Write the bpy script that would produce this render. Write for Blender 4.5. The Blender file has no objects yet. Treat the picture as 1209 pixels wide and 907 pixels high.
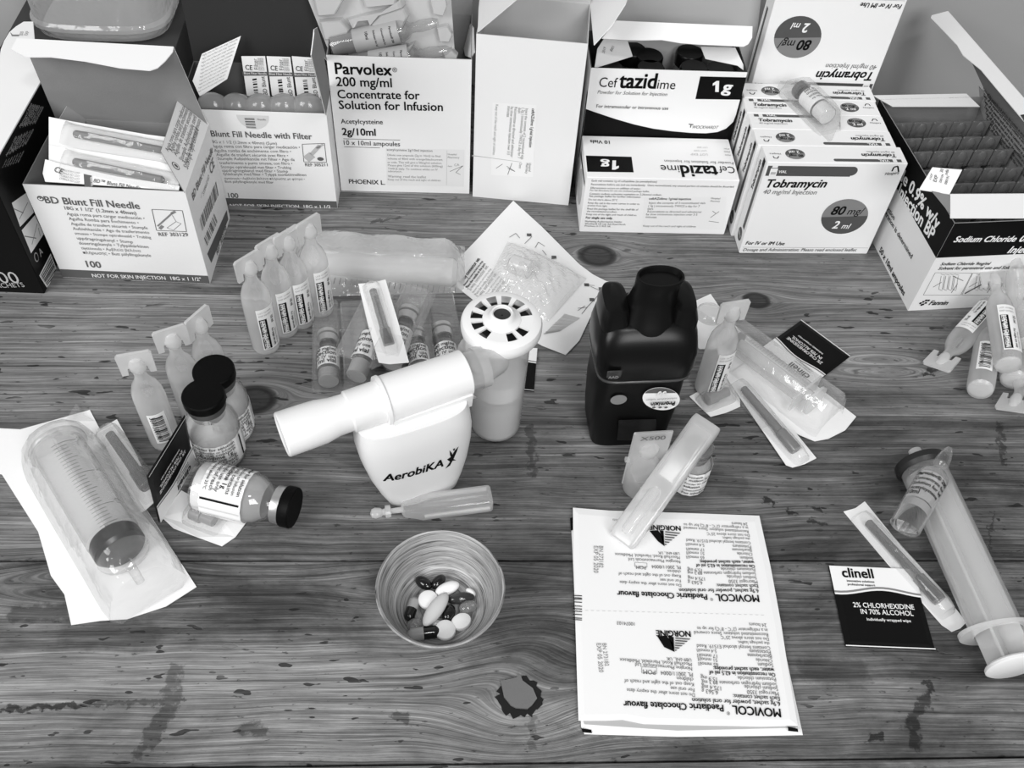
import bpy, math, random
from mathutils import Vector, Matrix
V = Vector
sc = bpy.context.scene
COL = sc.collection
rnd = random.Random(7)
PI = math.pi

# ------------------------------------------------------------------ camera
IW, IH = 1209, 907
FPX, PITCH, ROLL, CAM_H, YAW = 1130.0, 0.88434, 0.0789, 0.5, math.radians(5.1)
CAM = V((0, 0, CAM_H))
_r, _f, _u = V((1, 0, 0)), V((0, math.cos(PITCH), -math.sin(PITCH))), V((0, math.sin(PITCH), math.cos(PITCH)))
_R = Matrix.Rotation(-YAW, 3, 'Z')
CR = _R @ (math.cos(ROLL) * _r + math.sin(ROLL) * _u)
CU = _R @ (-math.sin(ROLL) * _r + math.cos(ROLL) * _u)
CF = _R @ _f
cd = bpy.data.cameras.new('camera')
cd.sensor_fit = 'HORIZONTAL'; cd.sensor_width = 36.0; cd.lens = FPX * 36.0 / IW
cd.clip_start = 0.02; cd.clip_end = 50
cam = bpy.data.objects.new('camera', cd); COL.objects.link(cam)
mw = Matrix((CR, CU, -CF)).transposed().to_4x4(); mw.translation = CAM
cam.matrix_world = mw
sc.camera = cam

# ------------------------------------------------------------------ world, lights, exposure
world = bpy.data.worlds.new('world'); sc.world = world; world.use_nodes = True
bg = world.node_tree.nodes['Background']
bg.inputs['Color'].default_value = (1, 1, 1, 1); bg.inputs['Strength'].default_value = 0.26
def area(name, loc, target, sx, sy, watts):
    l = bpy.data.lights.new(name, 'AREA'); l.shape = 'RECTANGLE'; l.size = sx; l.size_y = sy; l.energy = watts
    o = bpy.data.objects.new(name, l); COL.objects.link(o); o.location = loc
    o.rotation_euler = (V(target) - V(loc)).to_track_quat('-Z', 'Y').to_euler()
    return o
area('window_light', (-1.25, -0.75, 1.35), (0.0, 0.4, 0.0), 1.0, 1.0, 33)
area('window_light', (0.55, -1.3, 1.25), (0.0, 0.45, 0.05), 0.7, 0.8, 22)
area('highlight_lamp', (0.32, -0.55, 1.75), (0.0, 0.4, 0.0), 0.28, 0.14, 7)  # small unseen lamp added for crisp glints on plastic and glass
vs = sc.view_settings
vs.view_transform = 'Standard'; vs.look = 'None'; vs.gamma = 1.0; vs.use_curve_mapping = False
vs.exposure = -0.08
sc.cycles.transparent_max_bounces = 24

# ------------------------------------------------------------------ picking points in the place
def ray(px, py): return CF + (px - IW / 2) / FPX * CR - (py - IH / 2) / FPX * CU
def at(px, py, z=0.0):
    d = ray(px, py); return CAM + d * ((z - CAM_H) / d.z)
def onplane(px, py, p0, n):
    d = ray(px, py); return CAM + d * ((V(p0) - CAM).dot(n) / d.dot(n))
def lerp(a, b, t): return a + (b - a) * t
def frame(o, xdir, zdir=(0, 0, 1)):
    x = V(xdir).normalized(); z = V(zdir); z = (z - x * z.dot(x)).normalized(); y = z.cross(x)
    m = Matrix((x, y, z)).transposed().to_4x4(); m.translation = V(o); return m
def framez(o, zdir, xhint=(1, 0, 0)):
    z = V(zdir).normalized(); x = V(xhint); x = (x - z * x.dot(z)).normalized(); y = z.cross(x)
    m = Matrix((x, y, z)).transposed().to_4x4(); m.translation = V(o); return m

# ------------------------------------------------------------------ materials
MATS = {}
def mat(name, g=0.5, rough=0.5, spec=0.5, bump=0.0, bscale=400, var=0.0, metal=0.0, coat=0.0):
    if name in MATS: return MATS[name]
    m = bpy.data.materials.new(name); m.use_nodes = True; nt = m.node_tree
    b = nt.nodes['Principled BSDF']
    b.inputs['Base Color'].default_value = (g, g, g, 1); b.inputs['Roughness'].default_value = rough
    b.inputs['Specular IOR Level'].default_value = spec; b.inputs['Metallic'].default_value = metal
    b.inputs['Coat Weight'].default_value = coat
    if bump or var:
        tc = nt.nodes.new('ShaderNodeTexCoord'); nz = nt.nodes.new('ShaderNodeTexNoise'); nz.inputs['Scale'].default_value = bscale
        nt.links.new(tc.outputs['Object'], nz.inputs['Vector'])
        if bump:
            bp = nt.nodes.new('ShaderNodeBump'); bp.inputs['Strength'].default_value = bump; bp.inputs['Distance'].default_value = 0.001
            nt.links.new(nz.outputs['Fac'], bp.inputs['Height']); nt.links.new(bp.outputs['Normal'], b.inputs['Normal'])
        if var:
            n2 = nt.nodes.new('ShaderNodeTexNoise'); n2.inputs['Scale'].default_value = bscale * 0.1
            nt.links.new(tc.outputs['Object'], n2.inputs['Vector'])
            mr = nt.nodes.new('ShaderNodeMapRange'); mr.inputs['To Min'].default_value = g * (1 - var); mr.inputs['To Max'].default_value = g * (1 + var)
            nt.links.new(n2.outputs['Fac'], mr.inputs['Value']); nt.links.new(mr.outputs['Result'], b.inputs['Base Color'])
    MATS[name] = m; return m
def clear(name, opacity=0.5, g=0.8, transl=0.5, gloss=0.1, tint=1.0, edge=0.0, fine=0.0):
    """thin plastic or glass wall: see-through part + milky part + surface gloss"""
    if name in MATS: return MATS[name]
    m = bpy.data.materials.new(name); m.use_nodes = True; nt = m.node_tree; nt.nodes.clear()
    N = nt.nodes.new; L = nt.links.new
    out = N('ShaderNodeOutputMaterial'); tr = N('ShaderNodeBsdfTransparent'); tr.inputs[0].default_value = (tint, tint, tint, 1)
    df = N('ShaderNodeBsdfDiffuse'); df.inputs[0].default_value = (g, g, g, 1)
    tl = N('ShaderNodeBsdfTranslucent'); tl.inputs[0].default_value = (g, g, g, 1)
    mx = N('ShaderNodeMixShader'); mx.inputs[0].default_value = transl; L(df.outputs[0], mx.inputs[1]); L(tl.outputs[0], mx.inputs[2])
    m2 = N('ShaderNodeMixShader'); L(tr.outputs[0], m2.inputs[1]); L(mx.outputs[0], m2.inputs[2])
    lw = N('ShaderNodeLayerWeight'); lw.inputs['Blend'].default_value = 0.35
    mr = N('ShaderNodeMapRange'); mr.inputs['To Min'].default_value = opacity; mr.inputs['To Max'].default_value = min(1.0, opacity + edge)
    L(lw.outputs['Facing'], mr.inputs['Value']); L(mr.outputs['Result'], m2.inputs[0])
    gl = N('ShaderNodeBsdfGlossy'); gl.inputs['Roughness'].default_value = gloss
    pw = N('ShaderNodeMath'); pw.operation = 'POWER'; pw.inputs[1].default_value = 3.0
    l2 = N('ShaderNodeLayerWeight'); l2.inputs['Blend'].default_value = 0.5; L(l2.outputs['Facing'], pw.inputs[0])
    fr = N('ShaderNodeMapRange'); fr.inputs['To Min'].default_value = 0.045; fr.inputs['To Max'].default_value = 0.75; L(pw.outputs[0], fr.inputs['Value'])
    if fine:
        tc = N('ShaderNodeTexCoord'); nz = N('ShaderNodeTexNoise'); nz.inputs['Scale'].default_value = 90; bp = N('ShaderNodeBump')
        bp.inputs['Strength'].default_value = fine; bp.inputs['Distance'].default_value = 0.004
        L(tc.outputs['Object'], nz.inputs['Vector']); L(nz.outputs['Fac'], bp.inputs['Height'])
        L(bp.outputs['Normal'], gl.inputs['Normal']); L(bp.outputs['Normal'], l2.inputs['Normal'])
    m3 = N('ShaderNodeMixShader'); L(fr.outputs[0], m3.inputs[0]); L(m2.outputs[0], m3.inputs[1]); L(gl.outputs[0], m3.inputs[2])
    L(m3.outputs[0], out.inputs['Surface'])
    MATS[name] = m; return m

CARD = mat('white_card', 0.80, 0.45, 0.4, 0.05, 600)
CARDB = mat('white_card_bright', 0.86, 0.5, 0.3)
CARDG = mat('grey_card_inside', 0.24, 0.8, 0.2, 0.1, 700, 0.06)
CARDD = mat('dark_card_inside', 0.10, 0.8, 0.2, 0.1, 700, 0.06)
BLACKCARD = mat('black_card', 0.004, 0.45, 0.14)
INK = mat('black_ink', 0.004, 0.55, 0.1)
GREY = mat('grey_ink', 0.10, 0.5, 0.3)
MID = mat('mid_grey_ink', 0.22, 0.5, 0.3)
LIGHT = mat('light_grey_ink', 0.45, 0.5, 0.3)
WHITE = mat('white_ink', 0.85, 0.5, 0.3)
PAPER = mat('paper', 0.83, 0.6, 0.3, 0.08, 300)
PAPER2 = mat('label_paper', 0.80, 0.5, 0.3)
BLACKPL = mat('black_plastic', 0.003, 0.4, 0.2, 0.02, 900)
BLACKGL = mat('black_gloss_plastic', 0.003, 0.28, 0.22)
BLACKCAP = mat('black_cap_plastic', 0.002, 0.5, 0.1)
GREYPL = mat('grey_plastic', 0.06, 0.4)
WHITEPL = mat('white_plastic', 0.80, 0.22, 0.5)
ALU = mat('aluminium', 0.62, 0.32, 0.5, metal=0.9)
STEEL = mat('steel', 0.5, 0.25, 0.5, metal=1.0)
RUBBER = mat('grey_rubber', 0.035, 0.55)
POWDER = mat('white_powder', 0.80, 0.9, 0.2, 0.4, 350, 0.08)
LDPE = clear('frosted_plastic', 0.20, 0.97, 0.5, 0.12, edge=0.55)
LDPE2 = clear('milky_plastic', 0.50, 0.9, 0.45, 0.2, edge=0.35)
LIQ = clear('liquid_surface', 0.13, 0.7, 0.5, 0.05)
FILM = clear('clear_film', 0.035, 0.85, 0.4, 0.08, edge=0.2, fine=0.5)
FILM2 = clear('crinkled_film', 0.16, 0.85, 0.4, 0.06, edge=0.3, fine=1.0)
BLIS = clear('blister_plastic', 0.045, 0.9, 0.5, 0.08, edge=0.3)
GLASS = clear('clear_glass', 0.03, 0.6, 0.5, 0.03, 0.95, edge=0.3)
JARPL = clear('clear_jar_plastic', 0.30, 0.9, 0.5, 0.06, 0.97, edge=0.2, fine=0.6)
BARREL = clear('syringe_barrel', 0.11, 0.8, 0.45, 0.14, edge=0.32)
SMOKE = clear('smoky_needle_cap', 0.42, 0.28, 0.4, 0.12, 0.75, edge=0.3)
TRAYPL = clear('white_tray_plastic', 0.72, 0.78, 0.4, 0.25, edge=0.2)

# ------------------------------------------------------------------ mesh buffers
def wmat(o):
    m = o.matrix_basis.copy(); p = o.parent
    while p is not None: m = p.matrix_basis @ m; p = p.parent
    return m
class G:
    def __init__(s): s.v = []; s.f = []; s.m = []; s.s = []
    def add(s, vs, fs, mi=0, smooth=False, M=None):
        b = len(s.v)
        s.v += [(M @ V(p)) if M else V(p) for p in vs]
        for f in fs: s.f.append([i + b for i in f]); s.m.append(mi); s.s.append(smooth)
        return s
    def box(s, lo, hi, mi=0, M=None):
        (a, b, c), (d, e, f) = lo, hi
        return s.add([(a,b,c),(d,b,c),(d,e,c),(a,e,c),(a,b,f),(d,b,f),(d,e,f),(a,e,f)],
                     [(0,3,2,1),(4,5,6,7),(0,1,5,4),(1,2,6,5),(2,3,7,6),(3,0,4,7)], mi, False, M)
    def cbox(s, lo, hi, r, mi=0, M=None):
        """box with chamfered vertical and top edges"""
        x0, y0, z0 = lo; x1, y1, z1 = hi
        def ring(i, z): return [(x0+i+r,y0+i,z),(x1-i-r,y0+i,z),(x1-i,y0+i+r,z),(x1-i,y1-i-r,z),(x1-i-r,y1-i,z),(x0+i+r,y1-i,z),(x0+i,y1-i-r,z),(x0+i,y0+i+r,z)]
        return s.loft([ring(r*.6, z0), ring(0, z0+r), ring(0, z1-r), ring(r*.6, z1)], mi, False, M)
    def loft(s, rings, mi=0, smooth=True, M=None, cap0=True, cap1=True):
        n = len(rings[0]); vs = [p for r in rings for p in r]; fs = []
        for k in range(len(rings) - 1):
            for i in range(n):
                j = (i + 1) % n; fs.append((k*n+i, k*n+j, (k+1)*n+j, (k+1)*n+i))
        if cap0: fs.append(tuple(reversed(range(n))))
        if cap1: fs.append(tuple(range((len(rings)-1)*n, len(rings)*n)))
        return s.add(vs, fs, mi, smooth, M)
    def lathe(s, prof, seg=24, mi=0, M=None, cap0=True, cap1=True, sx=1.0, sy=1.0, smooth=True):
        rings = [[(r*sx*math.cos(2*PI*i/seg), r*sy*math.sin(2*PI*i/seg), z) for i in range(seg)] for r, z in prof]
        return s.loft(rings, mi, smooth, M, cap0, cap1)
    def tube(s, pts, rad, seg=10, mi=0, cap=True):
        pts = [V(p) for p in pts]; rads = rad if isinstance(rad, (list, tuple)) else [rad]*len(pts)
        rings = []; up = V((0, 0, 1))
        for i, p in enumerate(pts):
            d = (pts[min(i+1, len(pts)-1)] - pts[max(i-1, 0)]).normalized()
            a = d.cross(up)
            if a.length < 1e-4: a = d.cross(V((1, 0, 0)))
            a.normalize(); b = a.cross(d).normalized()
            rings.append([p + (a*math.cos(2*PI*k/seg) + b*math.sin(2*PI*k/seg))*rads[i] for k in range(seg)])
        return s.loft(rings, mi, True, None, cap, cap)
    def prism(s, poly, z0, z1, mi=0, M=None, mtop=None, smooth=False):
        n = len(poly); vs = [(p[0], p[1], z0) for p in poly] + [(p[0], p[1], z1) for p in poly]
        s.add(vs, [tuple(reversed(range(n)))] + [(i, (i+1) % n, n+(i+1) % n, n+i) for i in range(n)], mi, smooth, M)
        return s.add([(p[0], p[1], z1) for p in poly], [tuple(range(n))], mi if mtop is None else mtop, False, M)
    def slab(s, pts, th, mf=0, mb=None):
        """flat panel from 3-D points: front face on the points, thickness th behind"""
        pts = [V(p) for p in pts]; n = V((0, 0, 0))
        for i in range(len(pts)):
            n += (pts[i] - pts[0]).cross(pts[(i+1) % len(pts)] - pts[0])
        n.normalize(); k = len(pts); mb = mf if mb is None else mb
        s.add(pts, [tuple(range(k))], mf); bk = [p - n*th for p in pts]
        s.add(bk, [tuple(reversed(range(k)))], mb)
        return s.add(pts + bk, [(i, k+i, k+(i+1) % k, (i+1) % k) for i in range(k)], mb)
    def grid(s, fn, nu, nv, mi=0, smooth=True, th=0.0, mb=None):
        P = [[V(fn(i/nu, j/nv)) for i in range(nu+1)] for j in range(nv+1)]
        vs = [p for row in P for p in row]; w = nu+1
        fs = [(j*w+i, j*w+i+1, (j+1)*w+i+1, (j+1)*w+i) for j in range(nv) for i in range(nu)]
        s.add(vs, fs, mi, smooth)
        if th:
            lo = [p - V((0, 0, th)) for p in vs]; mb = mi if mb is None else mb
            s.add(lo, [tuple(reversed(f)) for f in fs], mb, smooth)
            rim = [i for i in range(w)] + [j*w+nu for j in range(1, nv+1)] + [nv*w+i for i in range(nu-1, -1, -1)] + [j*w for j in range(nv-1, 0, -1)]
            k = len(rim)
            s.add([vs[i] for i in rim] + [lo[i] for i in rim], [(i, k+i, k+(i+1) % k, (i+1) % k) for i in range(k)], mb)
        return s
    def panel(s, pts, th=0.0006, mf=0, mb=None):
        """slab whose front is turned to the viewer's side"""
        pts = [V(p) for p in pts]; n = V((0, 0, 0))
        for i in range(len(pts)): n += (pts[i] - pts[0]).cross(pts[(i+1) % len(pts)] - pts[0])
        if n.dot(CAM - pts[0]) < 0: pts.reverse()
        return s.slab(pts, th, mf, mb)
    def build(s, name, mats, parent=None, world=False, sharp=35):
        me = bpy.data.meshes.new(name)
        vs = s.v
        if world and parent is not None:
            inv = wmat(parent).inverted(); vs = [inv @ p for p in vs]
        me.from_pydata([tuple(p) for p in vs], [], s.f)
        for m in (mats if isinstance(mats, (list, tuple)) else [mats]): me.materials.append(m)
        me.polygons.foreach_set('material_index', s.m); me.polygons.foreach_set('use_smooth', s.s)
        me.update()
        if any(s.s): me.set_sharp_from_angle(angle=math.radians(sharp))
        o = bpy.data.objects.new(name, me); COL.objects.link(o)
        if parent is not None: o.parent = parent
        return o

def tag(o, label=None, cat=None, group=None, kind=None):
    if label: o['label'] = label
    if cat: o['category'] = cat
    if group: o['group'] = group
    if kind: o['kind'] = kind
    return o
def thing(name, label, cat, M=None, group=None):
    o = bpy.data.objects.new(name, None); o.empty_display_size = 0.01; COL.objects.link(o)
    if M is not None:
        if not isinstance(M, Matrix): M = Matrix.Translation(V(M))
        o.matrix_basis = M
    bpy.context.view_layer.update()
    return tag(o, label, cat, group)
def dup(root, M, label=None, group=None):
    def cp(o, parent):
        c = o.copy(); COL.objects.link(c)
        if parent is not None: c.parent = parent
        for ch in list(o.children): cp(ch, c)
        return c
    c = cp(root, None); c.matrix_basis = M
    if label: c['label'] = label
    if group: c['group'] = group
    return c

# ------------------------------------------------------------------ print: lettering and flat marks
_tcache = {}
def glyphs(body, bold=0.0, shear=0.0, res=2):
    bold = min(bold, .026); res = 3 if len(body) < 16 else res
    k = (body, bold, shear, res)
    if k in _tcache: return _tcache[k]
    c = bpy.data.curves.new('t', 'FONT'); c.body = body; c.size = 1.0; c.shear = shear; c.resolution_u = res; c.fill_mode = 'FRONT'
    o = bpy.data.objects.new('t', c)
    me = bpy.data.meshes.new_from_object(o)
    vs = [(p.co.x, p.co.y) for p in me.vertices]; fs = [tuple(p.vertices) for p in me.polygons]
    bpy.data.objects.remove(o); bpy.data.curves.remove(c); bpy.data.meshes.remove(me)
    if bold > 0:      # heavier strokes: the outline laid down four times, slightly shifted
        n0 = len(vs); k4 = [(-bold, -bold*.7), (bold, -bold*.7), (bold, bold*.7), (-bold, bold*.7)]
        base, bf = vs, fs; vs = [(x + dx, y + dy) for dx, dy in k4 for x, y in base]; fs = [tuple(i + n0*q for i in f) for q in range(4) for f in bf]
    x0 = min((p[0] for p in vs), default=0); x1 = max((p[0] for p in vs), default=1)
    vs = [(p[0] - x0, p[1]) for p in vs]
    _tcache[k] = (vs, fs, max(x1 - x0, 1e-6)); return _tcache[k]
class Face:
    """print on a flat face: origin o, unit u to the reader's right, unit v up; 2-D coordinates in metres. wrap: radius of a cylinder round the v axis through o"""
    def __init__(s, o, u, v, off=0.00015, wrap=None):
        s.o = V(o); s.u = V(u).normalized(); v = V(v); s.v = (v - s.u*v.dot(s.u)).normalized(); s.n = s.u.cross(s.v)
        s.g = G(); s.off = off; s.mats = []; s.wrap = wrap
    def mi(s, m):
        if m not in s.mats: s.mats.append(m)
        return s.mats.index(m)
    def P(s, x, y, layer=1):
        if s.wrap:
            R = s.wrap + s.off*layer; a = x / s.wrap
            return s.o + s.u*(R*math.sin(a)) + s.n*(R*math.cos(a)) + s.v*y
        return s.o + s.u*x + s.v*y + s.n*(s.off*layer)
    src = None
    def loc(s, px, py):
        if s.src: return s.src.loc(px, py)
        p = onplane(px, py, s.o, s.n) - s.o; return p.dot(s.u), p.dot(s.v)
    def poly(s, pts, m, layer=1):
        s.g.add([s.P(x, y, layer) for x, y in pts], [tuple(range(len(pts)))], s.mi(m)); return s
    def ppoly(s, pts, m, layer=1): return s.poly([s.loc(*p) for p in pts], m, layer)
    def rect(s, x0, y0, x1, y1, m, layer=1):
        if s.wrap:
            n = 10
            for i in range(n):
                a, b = lerp(x0, x1, i/n), lerp(x0, x1, (i+1)/n)
                s.poly([(a, y0), (b, y0), (b, y1), (a, y1)], m, layer)
            return s
        return s.poly([(x0, y0), (x1, y0), (x1, y1), (x0, y1)], m, layer)
    def ell(s, cx, cy, a, b, m, layer=1, t0=0, t1=360, rot=0, n=28):
        c, sn = math.cos(math.radians(rot)), math.sin(math.radians(rot)); pts = []
        for i in range(n + (0 if t1 - t0 >= 360 else 1)):
            t = math.radians(lerp(t0, t1, i/n)); x, y = a*math.cos(t), b*math.sin(t); pts.append((cx + x*c - y*sn, cy + x*sn + y*c))
        return s.poly(pts, m, layer)
    def line(s, x0, y0, x1, y1, w, m, layer=1):
        d = V((x1-x0, y1-y0)); n = V((-d.y, d.x)).normalized()*w/2
        return s.poly([(x0+n.x, y0+n.y), (x0-n.x, y0-n.y), (x1-n.x, y1-n.y), (x1+n.x, y1+n.y)], m, layer)
    def pline(s, a, b, w, m, layer=1): return s.line(*s.loc(*a), *s.loc(*b), w, m, layer)
    def text(s, body, x, y, size=None, m=None, bold=0.0, shear=0.0, align='L', rot=0, w=None, layer=2, hy=1.0, res=2):
        vs, fs, tw = glyphs(body, bold, shear, res)
        if w is not None: sx = w / tw; sy = size if size else sx*hy
        else: sx = size; sy = size*hy
        x0 = {'L': 0, 'C': -tw*sx/2, 'R': -tw*sx}[align]
        c, sn = math.cos(math.radians(rot)), math.sin(math.radians(rot))
        n0 = max(1, len(vs)//4) if bold > 0 else len(vs) + 1
        s.g.add([s.P(x + (a*sx+x0)*c - b*sy*sn, y + (a*sx+x0)*sn + b*sy*c, layer + .13*(i//n0)) for i, (a, b) in enumerate(vs)], fs, s.mi(m or INK)); return s
    def ptext(s, body, a, b, m=None, bold=0.0, shear=0.0, layer=2, hy=1.0, res=2):
        """text whose baseline runs from the place seen at a to the place seen at b"""
        (x0, y0), (x1, y1) = s.loc(*a), s.loc(*b)
        return s.text(body, x0, y0, None, m, bold, shear, 'L', math.degrees(math.atan2(y1-y0, x1-x0)), math.hypot(x1-x0, y1-y0), layer, hy*1.13, res)
    def bars(s, x0, y0, x1, y1, m=None, layer=2, seed=1, n=22, vert=False):
        r = random.Random(seed); ws = [r.choice((1, 1, 2, 3)) for _ in range(2*n)]; tot = sum(ws); t = 0
        for i, q in enumerate(ws):
            if i % 2 == 0:
                if vert: s.rect(x0, lerp(y0, y1, t/tot), x1, lerp(y0, y1, (t+q)/tot), m or INK, layer)
                else: s.rect(lerp(x0, x1, t/tot), y0, lerp(x0, x1, (t+q)/tot), y1, m or INK, layer)
            t += q
        return s
    def build(s, name='printed_text', parent=None, world=True):
        if not s.g.f: return None
        return s.g.build(name, s.mats, parent, world)

    def pbars(s, a, b, c, d, m=None, layer=2, seed=1, n=18):
        """bar code in the quad seen at a b c d: stripes run from edge ab to edge dc"""
        A, B, C_, D = (V(s.loc(*q)) for q in (a, b, c, d)); r = random.Random(seed); ws = [r.choice((1, 1, 2, 3)) for _ in range(2*n)]; tot = sum(ws); t = 0
        for i, q in enumerate(ws):
            if i % 2 == 0:
                t0, t1 = t/tot, (t+q)/tot
                s.poly([tuple(A.lerp(B, t0)), tuple(A.lerp(B, t1)), tuple(D.lerp(C_, t1)), tuple(D.lerp(C_, t0))], m or INK, layer)
            t += q
        return s

    def pell(s, c, rx, ry, rot, conv, m, layer=1, t0=0, t1=360, n=36, clip=None):
        """an ellipse as it is seen (radii and turn in the picture), laid on the face"""
        ca, sa = math.cos(math.radians(rot)), math.sin(math.radians(rot)); pts = []
        for i in range(n + (0 if t1-t0 >= 360 else 1)):
            t = math.radians(lerp(t0, t1, i/n)); x, y = rx*math.cos(t), ry*math.sin(t)
            if clip is not None and c[1] + x*sa - y*ca > clip: continue
            pts.append(s.loc(*conv(c[0] + x*ca + y*sa, c[1] + x*sa - y*ca)))
        return s.poly(pts, m, layer)
    def ptail(s, full, part, a, b, m=None, bold=0.0, shear=0.0, layer=2, hy=1.0):
        """like ptext for the end `part` of a longer line `full`"""
        A, B = V(s.loc(*a)), V(s.loc(*b)); k = glyphs(full, bold, shear)[2]/glyphs(part, bold, shear)[2]; A = B - (B-A)*k
        return s.text(full, A.x, A.y, None, m, bold, shear, 'L', math.degrees(math.atan2(B.y-A.y, B.x-A.x)), (B-A).length, layer, hy)
    def phead(s, full, part, a, b, m=None, bold=0.0, shear=0.0, layer=2, hy=1.0):
        A, B = V(s.loc(*a)), V(s.loc(*b)); k = glyphs(full, bold, shear)[2]/glyphs(part, bold, shear)[2]; B = A + (B-A)*k
        return s.text(full, A.x, A.y, None, m, bold, shear, 'L', math.degrees(math.atan2(B.y-A.y, B.x-A.x)), (B-A).length, layer, hy)
# ------------------------------------------------------------------ wood
def wood_material():
    m = bpy.data.materials.new('old_pine'); m.use_nodes = True; nt = m.node_tree; b = nt.nodes['Principled BSDF']
    N = nt.nodes.new; L = nt.links.new
    def val(x, sock):
        if isinstance(x, (int, float)): sock.default_value = x
        else: L(x, sock)
    def mth(op, a, b_=0.0, c=0.0, clamp=False):
        n = N('ShaderNodeMath'); n.operation = op; n.use_clamp = clamp
        val(a, n.inputs[0]); val(b_, n.inputs[1]); val(c, n.inputs[2]); return n.outputs[0]
    add = lambda a, b_: mth('ADD', a, b_); sub = lambda a, b_: mth('SUBTRACT', a, b_); mul = lambda a, b_: mth('MULTIPLY', a, b_)
    def vec(x, y, z=0.0):
        n = N('ShaderNodeCombineXYZ'); val(x, n.inputs[0]); val(y, n.inputs[1]); val(z, n.inputs[2]); return n.outputs[0]
    def noise(v, scale=1.0, detail=3.0, rough=0.55, dist=0.0):
        n = N('ShaderNodeTexNoise'); n.inputs['Scale'].default_value = scale; n.inputs['Detail'].default_value = detail
        n.inputs['Roughness'].default_value = rough; n.inputs['Distortion'].default_value = dist; L(v, n.inputs['Vector']); return n.outputs['Fac']
    def ramp(x, lo, hi, a=0.0, b_=1.0, smooth=True):
        n = N('ShaderNodeMapRange'); n.interpolation_type = 'SMOOTHSTEP' if smooth else 'LINEAR'
        val(x, n.inputs['Value']); n.inputs['From Min'].default_value = lo; n.inputs['From Max'].default_value = hi
        val(a, n.inputs['To Min']); val(b_, n.inputs['To Max']); return n.outputs['Result']
    g = N('ShaderNodeNewGeometry'); sp = N('ShaderNodeSeparateXYZ'); L(g.outputs['Position'], sp.inputs[0])
    X, Y = sp.outputs[0], sp.outputs[1]
    oi = N('ShaderNodeObjectInfo'); seed = mul(oi.outputs['Random'], 37.0)
    wob = noise(vec(mul(X, 9), mul(Y, 14), seed), 1.0, 2)
    y1 = add(Y, mul(sub(wob, 0.5), 0.008))
    ks = None; rims = None
    for (kx, ky, ax, ay, k, kr) in KNOTS:
        dx, dy = sub(X, kx), sub(Y, ky)
        d2 = add(mul(mul(dx, 1/ax), mul(dx, 1/ax)), mul(mul(dy, 1/ay), mul(dy, 1/ay)))
        e = mth('POWER', 2.718, mul(d2, -1.0))
        y1 = sub(y1, mul(mul(dy, k), e))
        r = mth('SQRT', add(mul(mul(dx, 1/kr), mul(dx, 1/kr)), mul(mul(dy, 1.25/kr), mul(dy, 1.25/kr))))
        if kr > 0.004:
            core = ramp(r, 0.75, 1.25, 1.0, 0.0); rim = mul(ramp(r, 0.6, 0.95), ramp(r, 1.0, 1.35, 1.0, 0.0))
            ks = core if ks is None else mth('MAXIMUM', ks, core); rims = rim if rims is None else mth('MAXIMUM', rims, rim)
    band = noise(vec(mul(X, 1.3), mul(y1, 95), seed), 1.0, 3, 0.6)
    late = noise(vec(mul(X, 1.1), mul(y1, 210), add(seed, 2.0)), 1.0, 2, 0.5)
    fine = noise(vec(mul(X, 7), mul(y1, 520), seed), 1.0, 4, 0.65)
    hair = noise(vec(mul(X, 22), mul(y1, 1700), seed), 1.0, 3, 0.7)
    patch = noise(vec(mul(X, 8.5), mul(Y, 22), add(seed, 3.3)), 1.0, 9, 0.68, 0.5)
    blot = noise(vec(mul(X, 45), mul(Y, 120), add(seed, 8.1)), 1.0, 5, 0.7)
    lum = add(add(mul(sub(patch, 0.5), 2.1), mul(sub(blot, 0.5), 0.75)), mul(sub(band, 0.5), 0.85))
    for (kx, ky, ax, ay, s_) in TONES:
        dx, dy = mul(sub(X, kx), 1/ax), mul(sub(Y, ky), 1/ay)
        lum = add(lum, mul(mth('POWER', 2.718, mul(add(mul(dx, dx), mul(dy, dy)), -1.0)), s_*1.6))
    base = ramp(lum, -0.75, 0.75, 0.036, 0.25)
    base = mul(base, ramp(fine, 0.30, 0.70, 0.45, 1.5, False))
    base = mul(base, ramp(hair, 0.32, 0.68, 0.52, 1.46, False))
    base = mul(base, ramp(late, 0.54, 0.68, 1.0, 0.58))
    fleck = noise(vec(mul(X, 150), mul(Y, 420), add(seed, 4.4)), 1.0, 3, 0.6)
    base = mul(base, ramp(fleck, 0.64, 0.72, 1.0, 0.35))
    # a few planks are darker
    tone = ramp(oi.outputs['Random'], 0, 1, 0.82, 1.15, False); base = mul(base, tone)
    # knots
    if ks is not None:
        base = mul(base, ramp(ks, 0, 1, 1.0, 0.15)); base = mul(base, ramp(rims, 0, 1, 1.0, 0.22))
    # short dark dents along the grain
    dn = noise(vec(mul(X, 60), mul(Y, 190), add(seed, 9)), 1.0, 2, 0.5); dz = noise(vec(mul(X, 7), mul(Y, 9), 5.0), 1.0, 2)
    dent = mul(ramp(dn, 0.665, 0.685), ramp(dz, 0.42, 0.56)); base = mul(base, ramp(dent, 0, 1, 1.0, 0.16))
    # drip stains, scratches and broad dark patches; one paints the small vial's shadow
    nx = sub(noise(vec(mul(X, 150), mul(Y, 150), 1.0), 1.0, 6, .65), 0.5); ny = sub(noise(vec(mul(X, 150), mul(Y, 150), 7.0), 1.0, 6, .65), 0.5)
    XX, YY = add(X, mul(nx, 0.020)), add(Y, mul(ny, 0.013)); st = None
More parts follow.
